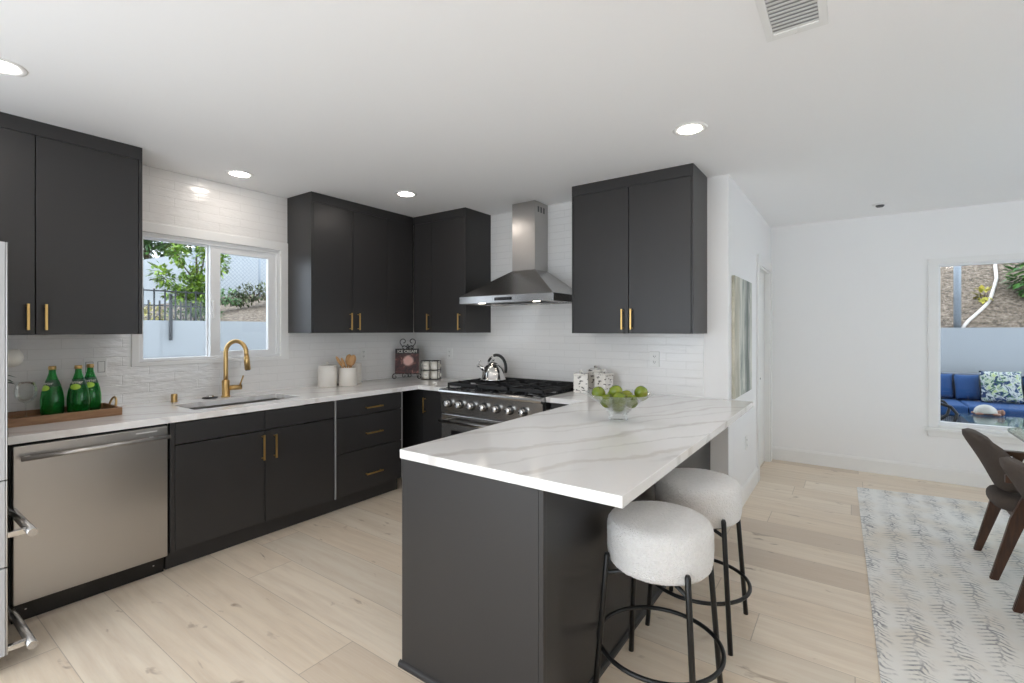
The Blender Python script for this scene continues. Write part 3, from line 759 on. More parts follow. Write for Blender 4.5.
for g in range(3):
    x0 = RX0+.025+g*gw; x1 = x0+gw-.006; xm = (x0+x1)/2; y0, y1 = RY+.045, WY-.055; b = BM(); zt = .958; bw = .0065
    def bar(xa, xb, ya, yb, za=zt-.026, zb=zt): box(b, xa, xb, ya, yb, za, zb, .0015)
    bar(x0, x0+2*bw, y0, y1); bar(x1-2*bw, x1, y0, y1); bar(x0, x1, y0, y0+2*bw); bar(x0, x1, y1-2*bw, y1); bar(x0, x1, (y0+y1)/2-bw, (y0+y1)/2+bw)
    for yc in ((y0*3+y1)/4, (y0+3*y1)/4):
        for xa, xb in ((x0, xm-.04), (xm+.04, x1)): bar(xa, xb, yc-bw*.8, yc+bw*.8, zt-.014, zt+.004)
        for ya, yb in ((yc-.14, yc-.045), (yc+.045, yc+.14)): bar(xm-bw*.8, xm+bw*.8, ya, yb, zt-.014, zt+.004)
    for xx_ in (x0+.007, x1-.007, xm):
        for yy in (y0+.007, (y0+y1)/2, y1-.007): box(b, xx_-.007, xx_+.007, yy-.007, yy+.007, .917, zt-.025)
    put('grate', b, 'cast_iron', o)
    for yc in ((y0*3+y1)/4, (y0+3*y1)/4):
        b = BM(); lathe(b, [(0, 0), (.052, 0), (.05, .008), (.036, .010), (.036, .014), (.034, .02), (0, .021)], (xm, yc, .917), 24); put('burner', b, 'cast_iron', o)

# kettle on the front-left burner area
KX, KY, KZ = 1.235, -.30, .9625
o = thing('kettle', 'polished steel whistling kettle with black arched handle, standing on the range', 'kettle', (KX, KY, KZ))
b = BM(); lathe(b, [(0, 0), (.104, 0), (.112, .004), (.114, .014), (.110, .022), (.104, .030), (.099, .07), (.086, .11), (.066, .138), (.045, .15), (0, .152)], (KX, KY, KZ), 40); body = put('body', b, 'chrome', o)
b = BM(); lathe(b, [(.046, .147), (.04, .158), (.02, .168), (.008, .17), (.008, .176), (.014, .184), (.012, .194), (0, .197)], (KX, KY, KZ), 28); put('lid', b, 'chrome', o)
def kp(u, z): return (KX+u*.816, KY+u*.578, KZ+z)
b = BM(); tube(b, [kp(-.07, .09), kp(-.105, .118), kp(-.13, .135)], [.022, .016, .013], 14); sp = put('spout', b, 'chrome', o)
b = BM(); tube(b, [kp(-.128, .132), kp(-.142, .145)], [.017, .015], 14); tube(b, [kp(-.135, .14), kp(-.125, .172), kp(-.112, .18)], .005, 8); put('spout_cap', b, 'chrome', sp)
b = BM(); pts = [kp(.030-.084*math.cos(R(t_)), .108+.122*math.sin(R(t_))) for t_ in range(22, 206, 8)]
tube(b, pts[:6], .007, 10); hm = put('handle_frame', b, 'chrome', o)
b = BM(); tube(b, pts[1:5], [.011]*4, 12, flat=(1.3, 1.)); tube(b, pts[6:], [.012]+[.0135]*(len(pts)-8)+[.011], 12, flat=(1.3, 1.)); put('handle_grip', b, 'black_rubber', hm)

# ---------------------------------------------------------------- range hood
HX0, HX1, HY, HZ = 1.008, 1.975, -.50, 1.648
o = thing('range_hood', 'stainless steel pyramid range hood with chimney on the tiled wall', 'range hood', ((HX0+HX1)/2, WY-.01, HZ))
b = BM(); yb = WY-.009; zb = HZ+.062
c0 = [(HX0, HY), (HX1, HY), (HX1, yb), (HX0, yb)]; CXa, CXb, CYf = 1.377, 1.618, -.205
c1_ = [(CXa, CYf), (CXb, CYf), (CXb, yb), (CXa, yb)]
v0 = [b.verts.new((x, y, zb+.0005)) for x, y in c0]; v1_ = [b.verts.new((x, y, 1.945)) for x, y in c1_]
for i in range(4): b.faces.new((v0[i], v0[(i+1) % 4], v1_[(i+1) % 4], v1_[i]))
b.faces.new(v0); b.faces.new(v1_); put('canopy', b, 'steel_x', o)
b = BM(); slab(b, [HX0, HX0+.012, HX1-.012, HX1], [HY, HY+.012, yb-.012, yb], lambda u, v: not (HX0+.012 < u < HX1-.012 and HY+.012 < v < yb-.012), HZ, zb)
bd = bevmod(put('rim_band', b, 'steel_x', o), .0015)
b = BM(); box(b, HX0+.012, HX1-.012, HY+.012, yb-.012, HZ+.012, HZ+.016); uf = put('filter_panel', b, 'steel_x', o)
b = BM()
for i in range(26): x = HX0+.2+i*.022; box(b, x, x+.006, HY+.08, yb-.08, HZ+.009, HZ+.0125)
put('filter_slats', b, 'smoke_grey', uf)
for lx_ in (HX0+.20, HX1-.20):
    b = BM(); lathe(b, [(0, 0), (.028, 0), (.034, .003), (.034, .008), (0, .008)], (lx_, HY+.07, HZ+.002), 20); hl = put('hood_lamp', b, 'hood_glow', o)
b = BM(); box(b, 1.40, 1.58, HY-.0015, HY, HZ+.018, HZ+.043); cpn = put('control_strip', b, 'black_gloss', bd)
b = BM()
for i in range(5): box(b, 1.425+i*.03, 1.437+i*.03, HY-.0022, HY-.0015, HZ+.026, HZ+.035)
put('button', b, 'smoke_grey', cpn)
b = BM(); box(b, CXa, CXb, CYf, yb, 1.945, ZC-.001, .001); ch = put('chimney', b, 'steel_z', o)
b = BM()
for i in range(3):
    y = CYf+.045+i*.045; box(b, CXb, CXb+.001, y, y+.026, 2.455, 2.505)
put('vent_slots', b, 'smoke_grey', ch)

# ---------------------------------------------------------------- tray with bottles and glass
TX0, TX1, TY0, TY1 = .02, .335, -3.29, -2.735
o = thing('tray', 'rectangular brown wooden tray with rope handle, on the worktop', 'tray', (.18, -3.08, ZW))
b = BM(); box(b, TX0, TX1, TY0, TY1, ZW+.0005, ZW+.012)
slab(b, [TX0, TX0+.014, TX1-.014, TX1], [TY0, TY0+.014, TY1-.014, TY1], lambda u, v: not (TX0+.014 < u < TX1-.014 and TY0+.014 < v < TY1-.014), ZW+.012, ZW+.045)
bevmod(put('tray_box', b, 'tray_wood', o), .002)
for yy, sg in ((TY1-.007, 1), (TY0+.007, -1)):
    b = BM(); tube(b, [(.18-.055*math.cos(PI*k/10), yy+sg*.012*math.sin(PI*k/10), ZW+.038+.055*math.sin(PI*k/10)) for k in range(11)], .006, 10); put('handle', b, 'gold_brush', o)
# bottles
def wrap(bm, r, z):        # bends flat XY lettering round a vertical axis, reading from +x
    for v in bm.verts:
        a_ = v.co.x/r; rr_ = r+.0008+v.co.z
        v.co = Vector((rr_*math.cos(a_), rr_*math.sin(a_), z+v.co.y))
    return bm
def make_bottle(label, loc, rz):
    o = thing('bottle', label, 'bottle', loc, rz, 'green bottles on the tray')
    H_ = .283
    out = [(0, 0), (.040, 0), (.048, .006), (.051, .02), (.0525, .06), (.052, .095), (.047, .135), (.036, .175), (.024, .212), (.0165, .238), (.0150, .255), (.0150, .270), (.0165, .2705), (.0165, .2745), (.0145, .276)]
    inn = [(.012, .276), (.012, .25), (.014, .236), (.021, .21), (.033, .173), (.044, .133), (.049, .094), (.0495, .06), (.048, .02), (.04, .009), (0, .012)]
    b = BM(); lathe(b, out+inn, (0, 0, 0), 32); g = put('glass_body', b, 'green_glass', o, True)
    b = BM(); lathe(b, [(0, .012), (.0478, .022), (.049, .06), (.0485, .094), (.0435, .133), (.0325, .172), (.0235, .2), (0, .2)], (0, 0, 0), 24); put('water', b, 'green_glass', o, True)
    b = BM(); lathe(b, [(.0158, .262), (.0178, .263), (.0178, .279), (.016, .283), (0, .283)], (0, 0, 0), 24); put('cap', b, 'gold_brush', o, True)
    def rad(z):
        for (r0, z0), (r1, z1) in zip(out, out[1:]):
            if z0 <= z <= z1: return r0+(r1-r0)*(z-z0)/max(z1-z0, 1e-6)
        return .02
    b = BM(); n = 28; prev = None
    for i in range(n+1):    # dark band round the shoulder
        t_ = i/n*2*PI; z_lo, z_hi = .168, .203
        cur = [b.verts.new(((rad(z)+.0008)*math.cos(t_), (rad(z)+.0008)*math.sin(t_), z)) for z in (z_lo, .18, .192, z_hi)]
        if prev:
            for k in range(3): b.faces.new((prev[k], cur[k], cur[k+1], prev[k+1]))
        prev = cur
    lb = put('shoulder_label', b, 'label_dark', o, True)
    b = BM(); prev = None
    for i in range(13):     # lime oval below it
        t_ = -0.6+1.2*i/12; hz = .016*math.sqrt(max(0, 1-((i-6)/6.3)**2))
        cur = [b.verts.new(((rad(z)+.0013)*math.cos(t_), (rad(z)+.0013)*math.sin(t_), z)) for z in (.160-hz, .160, .160+hz)]
        if prev:
            for k in range(2): b.faces.new((prev[k], cur[k], cur[k+1], prev[k+1]))
        prev = cur
    lo_ = put('oval_label', b, 'label_lime', o, True)
    t_ = text_bm('Perrier', .025); 
    for v in t_.verts:
        z = .178+v.co.y; a_ = v.co.x/.036; r_ = rad(z)+.0016+v.co.z; v.co = Vector((r_*math.cos(a_), r_*math.sin(a_), z))
    put('lettering', t_, 'ink_white', lb, True)
    return o
zt_ = ZW+.0125
bt = make_bottle('leftmost green glass mineral water bottle on the tray', (.11, -2.998, zt_), R(-62))
dup(bt, (.14, -2.890, zt_), R(-34), 'middle green glass mineral water bottle on the tray, its lime label facing out')
dup(bt, (.072, -2.820, zt_), R(-20), 'rightmost green glass mineral water bottle, half behind the middle one')
# wine glass
o = thing('wine_glass', 'clear stemmed wine glass on the tray, left of the green bottles', 'wine glass', (.12, -3.108, zt_))
b = BM(); lathe(b, [(0, .004), (.0045, .006), (.0035, .02), (.0035, .075), (.006, .085), (.03, .098), (.044, .12), (.048, .145), (.045, .175), (.040, .20), (.0385, .20), (.0435, .175), (.0465, .145), (.0425, .121), (.029, .1005), (0, .090)], (.12, -3.108, zt_), 40); put('glass_cup', b, 'thin_glass', o)
b = BM(); lathe(b, [(0, 0), (.036, 0), (.037, .0015), (.02, .004), (0, .0055)], (.12, -3.108, zt_), 32); put('foot', b, 'glass', o)
# vase with rose, mostly behind the refrigerator
VX, VY_ = .10, -3.225
o = thing('rose_vase', 'white rose with dark leaves in a slim vase at the far left', 'vase', (VX, VY_, zt_))
b = BM(); lathe(b, [(0, 0), (.026, 0), (.03, .01), (.03, .06), (.014, .11), (.012, .15), (.016, .16), (.013, .16), (.010, .15), (.012, .11), (.026, .06), (.026, .012), (0, .008)], (VX, VY_, zt_), 24); put('vase_body', b, 'ceramic', o)
b = BM(); tube(b, [(VX, VY_, zt_+.02), (VX+.003, VY_+.02, zt_+.2), (VX+.004, VY_+.05, zt_+.315)], .003, 8)
for d_, z_ in (((.2, .8, -.3), .25), ((-.3, 1, -.6), .23), ((.5, .6, -.2), .21)):
    leaf(b, Vector((VX+.003, VY_+.025, zt_+z_)), Vector(d_), Vector((0, 0, 1)), .065, .022)
put('stem', b, 'leaf_dark', o)
b = BM(); rnd = random.Random(3); rc = Vector((VX+.004, VY_+.062, zt_+.332))
for k in range(5):
    nP = 3+k; rk = .011+.0095*k; top = .12+.09*k
    for i in range(nP):
        t_ = 2*PI*i/nP+k*.7; vs = []
        for u in range(7):
            for v in range(6):
                a_ = t_+(u-3)/3*(2.2/nP+.25); pol = PI-.15-(PI-.15-top-.10*abs(u-3)/3)*v/5
                q_ = rk*(1+.12*(v/5)**4*(1+k*.3)); vs.append(b.verts.new(rc+Vector((math.cos(a_)*math.sin(pol)*q_, math.sin(a_)*math.sin(pol)*q_, math.cos(pol)*q_*.95))))
        for u in range(6):
            for v in range(5):
                f = b.faces.new((vs[u*6+v], vs[u*6+v+1], vs[(u+1)*6+v+1], vs[(u+1)*6+v])); f.smooth = True
put('rose', b, 'petal', o)

# ---------------------------------------------------------------- canisters on the left worktop
def canister(label, loc, r, h, lid=True, group='white ceramic canisters'):
    o = thing('canister', label, 'canister', loc, 0, group); b = BM()
    if lid:
        lathe(b, [(0, 0), (r-.004, 0), (r, .004), (r, h-.002), (r-.003, h), (0, h)], loc, 36); put('jar', b, 'ceramic', o)
        b = BM(); lathe(b, [(0, h), (r-.001, h), (r+.001, h+.003), (r-.001, h+.010), (r*.5, h+.015), (.008, h+.017), (.007, h+.025), (.014, h+.032), (.014, h+.038), (.008, h+.043), (0, h+.044)], loc, 32); put('lid', b, 'ceramic', o)
    else:
        lathe(b, [(0, 0), (r-.004, 0), (r, .004), (r, h-.003), (r-.003, h), (r-.007, h-.002), (r-.007, .008), (0, .008)], loc, 36); put('jar', b, 'ceramic', o)
    return o
canister('white lidded canister with a small knob, left of the utensil crock', (.055, -1.185, ZW), .080, .178)
canister('open white ceramic crock holding wooden utensils', (.135, -1.030, ZW), .078, .165, False)
canister('plain white canister tucked behind the utensil crock', (.030, -.880, ZW), .062, .18)
cx_, cy_ = .135, -1.030
def utensil(label, foot, top, kind):
    o = thing('cooking_utensil', label, 'utensil', (cx_+foot[0], cy_+foot[1], ZW+.012), 0, 'wooden utensils in the crock')
    p0 = Vector((cx_+foot[0], cy_+foot[1], ZW+.012)); p1 = Vector((cx_+top[0], cy_+top[1], ZW+top[2]))
    ax = (p1-p0); b = BM(); tube(b, [p0, p0+ax*.7], [.006, .0065], 10); put('handle', b, 'utensil_wood', o)
    m = Matrix.Translation(p0+ax*.84) @ ax.to_track_quat('Z', 'Y').to_matrix().to_4x4()
    b = BM(); sph(b, (0, 0, 0), 1., 18, 10, (.006 if kind != 'spoon' else .008, .03 if kind != 'stick' else .014, ax.length*.19)); xf(b, m); put('head', b, 'utensil_wood', o)
utensil('wooden spatula leaning left in the crock', (.03, .03, 0), (-.02, -.105, .262), 'stick')
utensil('slim wooden utensil leaning left beside the spatula', (.02, .035, 0), (.01, -.075, .250), 'stick')
utensil('broad wooden spoon standing upright in the crock', (-.02, -.02, 0), (-.005, .02, .275), 'spoon')
utensil('broad wooden turner at the right of the crock', (.0, -.01, 0), (.02, .048, .270), 'spat')
utensil('second wooden spoon between the upright spoon and the turner', (-.03, -.01, 0), (.025, .03, .262), 'spoon')

# ---------------------------------------------------------------- easel with cookbook, mug rack
EX, EY, EA = .085, -.275, R(42)
EM = Matrix.Translation((EX, EY, ZW)) @ Matrix.Rotation(EA, 4, 'Z') @ Matrix.Diagonal((1.22, 1.0, 1.22, 1))
o = thing('book_easel', 'black scrolled wire easel in the corner, holding a cookbook', 'easel', (EX, EY, ZW), EA)
b = BM()
def spiral(cx, cz, r0, r1, a0, turns, y=0., n=26):
    return [(cx+(r0+(r1-r0)*i/n)*math.cos(a0+turns*2*PI*i/n), y, cz+(r0+(r1-r0)*i/n)*math.sin(a0+turns*2*PI*i/n)) for i in range(n+1)]
def yb_(z): return .012+z*.18         # leans back
for sx in (-1, 1):
    def L(pts): return [(p[0]*sx, yb_(p[2])+p[1], p[2]) for p in pts]
    tube(b, L([(0, 0, .26), (.02, 0, .275), (.045, 0, .27)]+spiral(.037, .312, .032, .010, -PI/2+.5, .95)), .0035, 8)
    tube(b, L([(0, 0, .29), (.012, 0, .262)]+spiral(.035, .262, .018, .006, PI*.9, -.9)), .003, 8)
    tube(b, L([(.0, 0, .26), (.03, 0, .24), (.045, 0, .05), (.06, -.04, .04)]), .0035, 8)
    tube(b, L([(.03, -.045, .043), (.085, -.048, .043)]+spiral(.100, .018, .024, .007, PI/2, -.95, -.05)), .0035, 8)
    tube(b, L([(0, -.05, .04)]+spiral(.022, .026, .018, .006, PI/2+.4, -1., -.05)), .003, 8)
tube(b, [(-.09, yb_(.04)-.047, .043), (.09, yb_(.04)-.047, .043)], .003, 8)
tube(b, [(0, .06, .25), (0, .10, .0035)], .0035, 8)
tube(b, [(-.03, .055, .235), (.03, .055, .235)], .003, 8)
xf(b, EM); put('wire_frame', b, 'black_metal', o)
bm_ = Matrix.Translation((EX, EY, ZW)) @ Matrix.Rotation(EA, 4, 'Z') @ Matrix.Translation((0, -.034, .056)) @ Matrix.Rotation(R(-9), 4, 'X')
o = bpy.data.objects.new('cookbook', None); COL.objects.link(o); o.matrix_world = bm_; WM[o.name] = bm_; tag(o, 'dark ice cream cookbook with a pale pink scoop on its cover, leaning on the easel', 'book')
b = BM(); box(b, -.118, .118, .003, .017, .002, .252); put('pages', b, 'plate_white', o, True)
b = BM(); box(b, -.121, .121, 0, .003, -.002, .256, .0005); box(b, -.121, .121, .017, .020, -.002, .256); box(b, -.121, -.118, 0, .02, -.002, .256)
xf(b, Matrix.Translation((0, 0, .03))); 
for v in b.verts: v.co.z -= .03
cv = put('cover', b, 'book_cover', o, True)
t_ = text_bm('ICE CREAM', .040); xf(t_, Matrix.Translation((0, -.0012, .214)) @ Matrix.Rotation(PI/2, 4, 'X')); put('lettering', t_, 'petal', cv, True)
# wire rack with four stacked mugs
GX, GY, GA = .355, -.20, R(24)
GM = Matrix.Translation((GX, GY, ZW)) @ Matrix.Rotation(GA, 4, 'Z')
o = thing('mug_rack', 'black wire rack holding four cream mugs in two stacks', 'rack', (GX, GY, ZW), GA)
b = BM(); hw, hd, hh = .088, .046, .190
for y in (-hd, hd):
    for x in (-hw, 0, hw): tube(b, [(x, y, .003), (x, y, hh)], .003, 8)
    for z in (.004, .096, hh): tube(b, [(-hw, y, z), (hw, y, z)], .003, 8)
for x in (-hw, 0, hw):
    for z in (.004, hh): tube(b, [(x, -hd, z), (x, hd, z)], .003, 8)
xf(b, GM); put('wire_frame', b, 'black_metal', o)
def make_mug(label, loc, rz):
    o = thing('mug', label, 'mug', loc, rz, 'cream mugs in the wire rack')
    r, h = .040, .078; b = BM(); lathe(b, [(0, 0), (r-.005, 0), (r-.001, .004), (r, .012), (r, h), (r-.002, h+.001), (r-.004, h), (r-.004, .008), (0, .006)], (0, 0, 0), 32); put('cup', b, 'mug_white', o, True)
    b = BM(); tube(b, [(-r+.003-.026*math.sin(PI*k/10)*1.0, 0, h*.5+.023*math.cos(PI*k/10)) for k in range(11)], .0045, 10); put('handle', b, 'mug_white', o, True)
    b = BM()
    for k in range(4):
        zz = .04-.003*(k % 2); t0 = -PI/2-.32+k*.17
        tube(b, [((r+.0004)*math.cos(t0+q*.05), (r+.0004)*math.sin(t0+q*.05), zz+.006*math.sin(q*1.7+k)) for q in range(5)], .0009, 5)
    put('script_mark', b, 'ink_dark', o, True)
    return o
def gp(x, y, z): return tuple(GM @ Vector((x, y, z)))
mg = make_mug('cream mug in the left stack of the wire rack, at the bottom', gp(-.043, 0, .0075), GA)
dup(mg, gp(-.043, 0, .0998), GA, 'cream mug in the left stack of the wire rack, on top')
dup(mg, gp(.043, 0, .0075), GA+PI, 'cream mug in the right stack of the wire rack, at the bottom')
dup(mg, gp(.043, 0, .0998), GA+PI, 'cream mug in the right stack of the wire rack, on top')

# ---------------------------------------------------------------- mosaic canisters right of the range
def mosaic(label, x, y, w_, h, rz, lidk):
    o = thing('mosaic_canister', label, 'canister', (x, y, ZW), rz, 'pearl mosaic canisters beside the range'); m = WM[o.name]
    b = BM(); box(b, -w_/2, w_/2, -w_/2, w_/2, 0, h, .006, 3); put('jar', xf(b, m), 'mosaic', o)
    b = BM(); box(b, -w_/2-.002, w_/2+.002, -w_/2-.002, w_/2+.002, h, h+.014, .004, 3); lathe(b, [(0, h+.012), (.01, h+.014), (.009, h+.02), (.017, h+.028), (.014, h+.04), (0, h+.044)], (0, 0, 0), 18); put('lid', xf(b, m), 'mosaic', o)
mosaic('pearl mosaic canister nearest the range', 2.080, -.235, .115, .140, R(24), 1)
mosaic('tallest pearl mosaic canister, between the other two', 2.125, -.06, .11, .165, R(10), 1)
mosaic('rightmost pearl mosaic canister beside the range', 2.235, -.14, .11, .145, R(-14), 1)

# ---------------------------------------------------------------- glass bowl with apples
BX, BY = 2.807, -1.205
rv = Vector((math.cos(YAW), math.sin(YAW), 0)); tv = Vector((math.sin(YAW), -math.cos(YAW), 0))
o = thing('fruit_bowl', 'clear flared glass bowl on a chunky foot, full of green apples', 'bowl', (BX, BY, ZW))
b = BM(); lathe(b, [(0, .002), (.052, 0), (.058, .006), (.050, .022), (.048, .034), (.075, .065), (.12, .105), (.192, .150), (.193, .1535), (.188, .154), (.117, .110), (.072, .071), (.038, .044), (0, .040)], (BX, BY, ZW+.0003), 56); put('glass_dish', b, 'thin_glass', o)
def apple_mesh():
    b = BM(); prof = []
    for i in range(17):
        t_ = PI*i/16; r = math.sin(t_)*(1+.06*math.cos(t_)); z = -math.cos(t_)*.92
        z += -.16*math.exp(-(r/.28)**2) if t_ > PI/2 else .10*math.exp(-(r/.25)**2)
        prof.append((max(r, 0)*.0385, z*.0385))
    prof[0] = (0, prof[0][1]); prof[-1] = (0, prof[-1][1]); lathe(b, prof, (0, 0, 0), 26)
    for v in b.verts:
        k = 1+.04*noise.noise(v.co*40); v.co *= k
    return b
o = thing('apple', 'green apple at the very bottom of the glass bowl', 'apple', (0, 0, 0), 0, 'green apples in the glass bowl')
put('fruit', apple_mesh(), 'apple_skin', o, True)
b = BM(); tube(b, [(0, 0, .026), (.001, .001, .036), (.004, .002, .045)], .0014, 6); put('stem', b, 'apple_stem', o, True)
ap = [((0, .0, .082), 'green apple at the very bottom of the glass bowl', None),
      ((-.006, .072, .128), 'green apple at the front centre, pressed against the glass', None),
      ((-.070, .030, .114), 'green apple low at the left of the bowl, partly below the rim', None),
      ((.062, .040, .114), 'green apple low at the right of the bowl, beside the front one', None),
      ((-.012, -.070, .130), 'green apple at the back left, level with the rim', None),
      ((.060, -.050, .126), 'green apple at the back, right of centre', None),
      ((-.104, -.028, .150), 'leftmost green apple, sitting above the bowl rim', None),
      ((-.012, -.008, .160), 'topmost green apple in the middle of the heap', None),
      ((.128, -.010, .154), 'rightmost green apple, lying apart on the flared rim', None)]
for i, (q, lb_, _) in enumerate(ap):
    p = Vector((BX, BY, ZW+q[2]))+rv*q[0]+tv*q[1]
    a_ = o if i == 0 else dup(o, tuple(p), 0, lb_)
    a_.location = p; a_.rotation_euler = (R([0, 60, 20, -35, 30, -50, 25, 12, 70][i]), R([0, 25, -40, 30, 15, 10, -30, 40, 20][i]), i*1.3)

# ---------------------------------------------------------------- outlets, switch
def plate(name, label, cat, m, w_, h_, kind):
    o = bpy.data.objects.new(name, None); COL.objects.link(o); o.matrix_world = m; WM[o.name] = m; tag(o, label, cat)
    b = BM(); box(b, -w_/2, w_/2, -.006, 0, -h_/2, h_/2, .002); put('cover_plate', b, 'plate_white', o, True)
    if kind == 'switch':
        for x in (-w_/4, w_/4):
            b = BM(); box(b, x-.016, x+.016, -.010, -.006, -.032, .032, .002); put('rocker', b, 'plate_white', o, True)
            b = BM(); slab(b, [x-.019, x-.0165, x+.0165, x+.019], [-.035, -.0325, .0325, .035], lambda u, v: not (x-.0165 < u < x+.0165 and -.0325 < v < .0325), -.0067, -.006, 'y'); put('rocker_gap', b, 'smoke_grey', o, True)
    else:
        for z in (-.022, .022):
            b = BM(); box(b, -.016, .016, -.008, -.006, z-.014, z+.014, .001); s_ = put('socket', b, 'plate_white', o, True)
            b = BM(); box(b, -.008, -.005, -.0085, -.008, z-.004, z+.007); box(b, .005, .008, -.0085, -.008, z-.004, z+.007); box(b, -.002, .002, -.0085, -.008, z-.011, z-.007); put('socket_slot', b, 'plate_slot', s_, True)
    return o
ML = lambda y, z: Matrix.Translation((WX, y, z)) @ Matrix.Rotation(PI/2, 4, 'Z')
plate('light_switch', 'white double rocker switch on the tile left of the sink window', 'light switch', ML(-2.76, 1.18), .118, .116, 'switch')
plate('power_outlet', 'white outlet on the tiled window wall above the utensil crock', 'outlet', ML(-.70, 1.18), .074, .116, 'outlet')
plate('power_outlet', 'white outlet on the back wall under the right-hand wall cabinet', 'outlet', Matrix.Translation((2.598, WY-.008, 1.187)), .078, .118, 'outlet')
plate('power_outlet', 'white outlet on the back wall behind the mug rack', 'outlet', Matrix.Translation((.42, WY-.008, 1.17)), .074, .116, 'outlet')
plate('power_outlet', 'white outlet low on the partition beyond the stools', 'outlet', Matrix.Translation((XP, .72, .47)) @ Matrix.Rotation(PI/2, 4, 'Z'), .074, .116, 'outlet')

# ---------------------------------------------------------------- ceiling fittings
def can(label, x, y):
    o = thing('recessed_light', label, 'ceiling light', (x, y, ZC), 0, 'recessed ceiling lights')
    b = BM(); lathe(b, [(.062, -.0005), (.062, -.004), (.085, -.006), (.092, -.003), (.093, -.0005)], (x, y, ZC), 40); put('trim_ring', b, 'white_trim', o)
    b = BM(); lathe(b, [(0, -.0045), (.058, -.004), (.0615, -.002), (0, -.0008)], (x, y, ZC), 36); put('diffuser', b, 'lamp_glow', o)
can('recessed ceiling light nearest the left edge, above the wall cabinet', .902, -3.322)
can('recessed ceiling light in front of the sink window', .256, -2.028)
can('recessed ceiling light in front of the corner wall cabinets', .846, -.981)
can('recessed ceiling light over the peninsula, right of the range hood', 3.124, -.946)
can('added out-of-view recessed light above the near end of the dining area', 5.3, -1.0)  # this and the following cans are out of view, added as fill light
can('added out-of-view recessed light above the camera side of the peninsula', 3.13, -3.3)
can('added out-of-view recessed light in the near right corner of the room', 5.3, -3.3)
can('added out-of-view recessed light between the bar stools and the rug, toward the camera', 4.2, -2.1)
can('added out-of-view recessed light over the camera end of the kitchen aisle', 1.95, -3.75)
can('added out-of-view recessed light over the near end of the rug', 5.3, -2.1)
can('added out-of-view recessed light above the spot just behind the camera', 4.2, -4.3)
o = thing('smoke_detector', 'small round sprinkler-like fitting with dark centre on the far ceiling', 'smoke detector', (4.069, 1.693, ZC))
b = BM(); lathe(b, [(0, -.012), (.03, -.012), (.055, -.008), (.06, -.0005)], (4.069, 1.693, ZC), 28); put('base', b, 'white_plastic', o)
b = BM(); lathe(b, [(0, -.03), (.024, -.028), (.032, -.018), (.032, -.012)], (4.069, 1.693, ZC), 24); put('sensor', b, 'smoke_grey', o)
# vent register
VX0, VX1, VY0, VY1 = 3.597, 3.797, -2.10, -1.62
o = thing('ceiling_vent', 'white louvred air vent on the ceiling at the top edge', 'vent', ((VX0+VX1)/2, (VY0+VY1)/2, ZC))
b = BM(); slab(b, [VX0, VX0+.027, VX1-.027, VX1], [VY0, VY0+.035, VY1-.038, VY1], lambda u, v: not (VX0+.027 < u < VX1-.027 and VY0+.035 < v < VY1-.038), ZC-.010, ZC-.0008); bevmod(put('frame', b, 'white_trim', o), .002)
b = BM(); box(b, VX0+.025, VX1-.025, VY0+.03, VY1-.035, ZC-.0035, ZC-.001); put('backing', b, 'edge_strip', o)
b = BM()
for i in range(17):
    y = VY0+.045+i*.0235
    vs = [b.verts.new(p) for p in ((VX0+.024, y, ZC-.010), (VX1-.024, y, ZC-.010), (VX1-.024, y+.020, ZC-.005), (VX0+.024, y+.020, ZC-.005), (VX0+.024, y, ZC-.0085), (VX1-.024, y, ZC-.0085), (VX1-.024, y+.020, ZC-.0035), (VX0+.024, y+.020, ZC-.0035))]
    for q in ((0, 1, 2, 3), (4, 7, 6, 5), (0, 4, 5, 1), (3, 2, 6, 7), (0, 3, 7, 4), (1, 5, 6, 2)): b.faces.new([vs[k] for k in q])
put('louvres', b, 'white_trim', o)
b = BM(); box(b, 3.69, 3.70, VY1-.05, VY1-.02, ZC-.018, ZC-.010, .001); put('lever', b, 'white_trim', o)
b = BM(); lathe(b, [(0, -.013), (.005, -.011), (.006, -.0098)], (3.694, VY1-.012, ZC), 12); put('screw', b, 'smoke_grey', o)

# ---------------------------------------------------------------- artwork on the partition
AY0, AY1, AZ0, AZ1 = .125, .873, .905, 1.823
o = thing('canvas_painting', 'abstract grey-green and cream canvas hanging on the partition wall', 'painting', (XP, (AY0+AY1)/2, AZ0))
b = BM(); box(b, XP+.001, XP+.022, AY0, AY1, AZ0, AZ1, .002); put('canvas', b, 'canvas_paint', o)

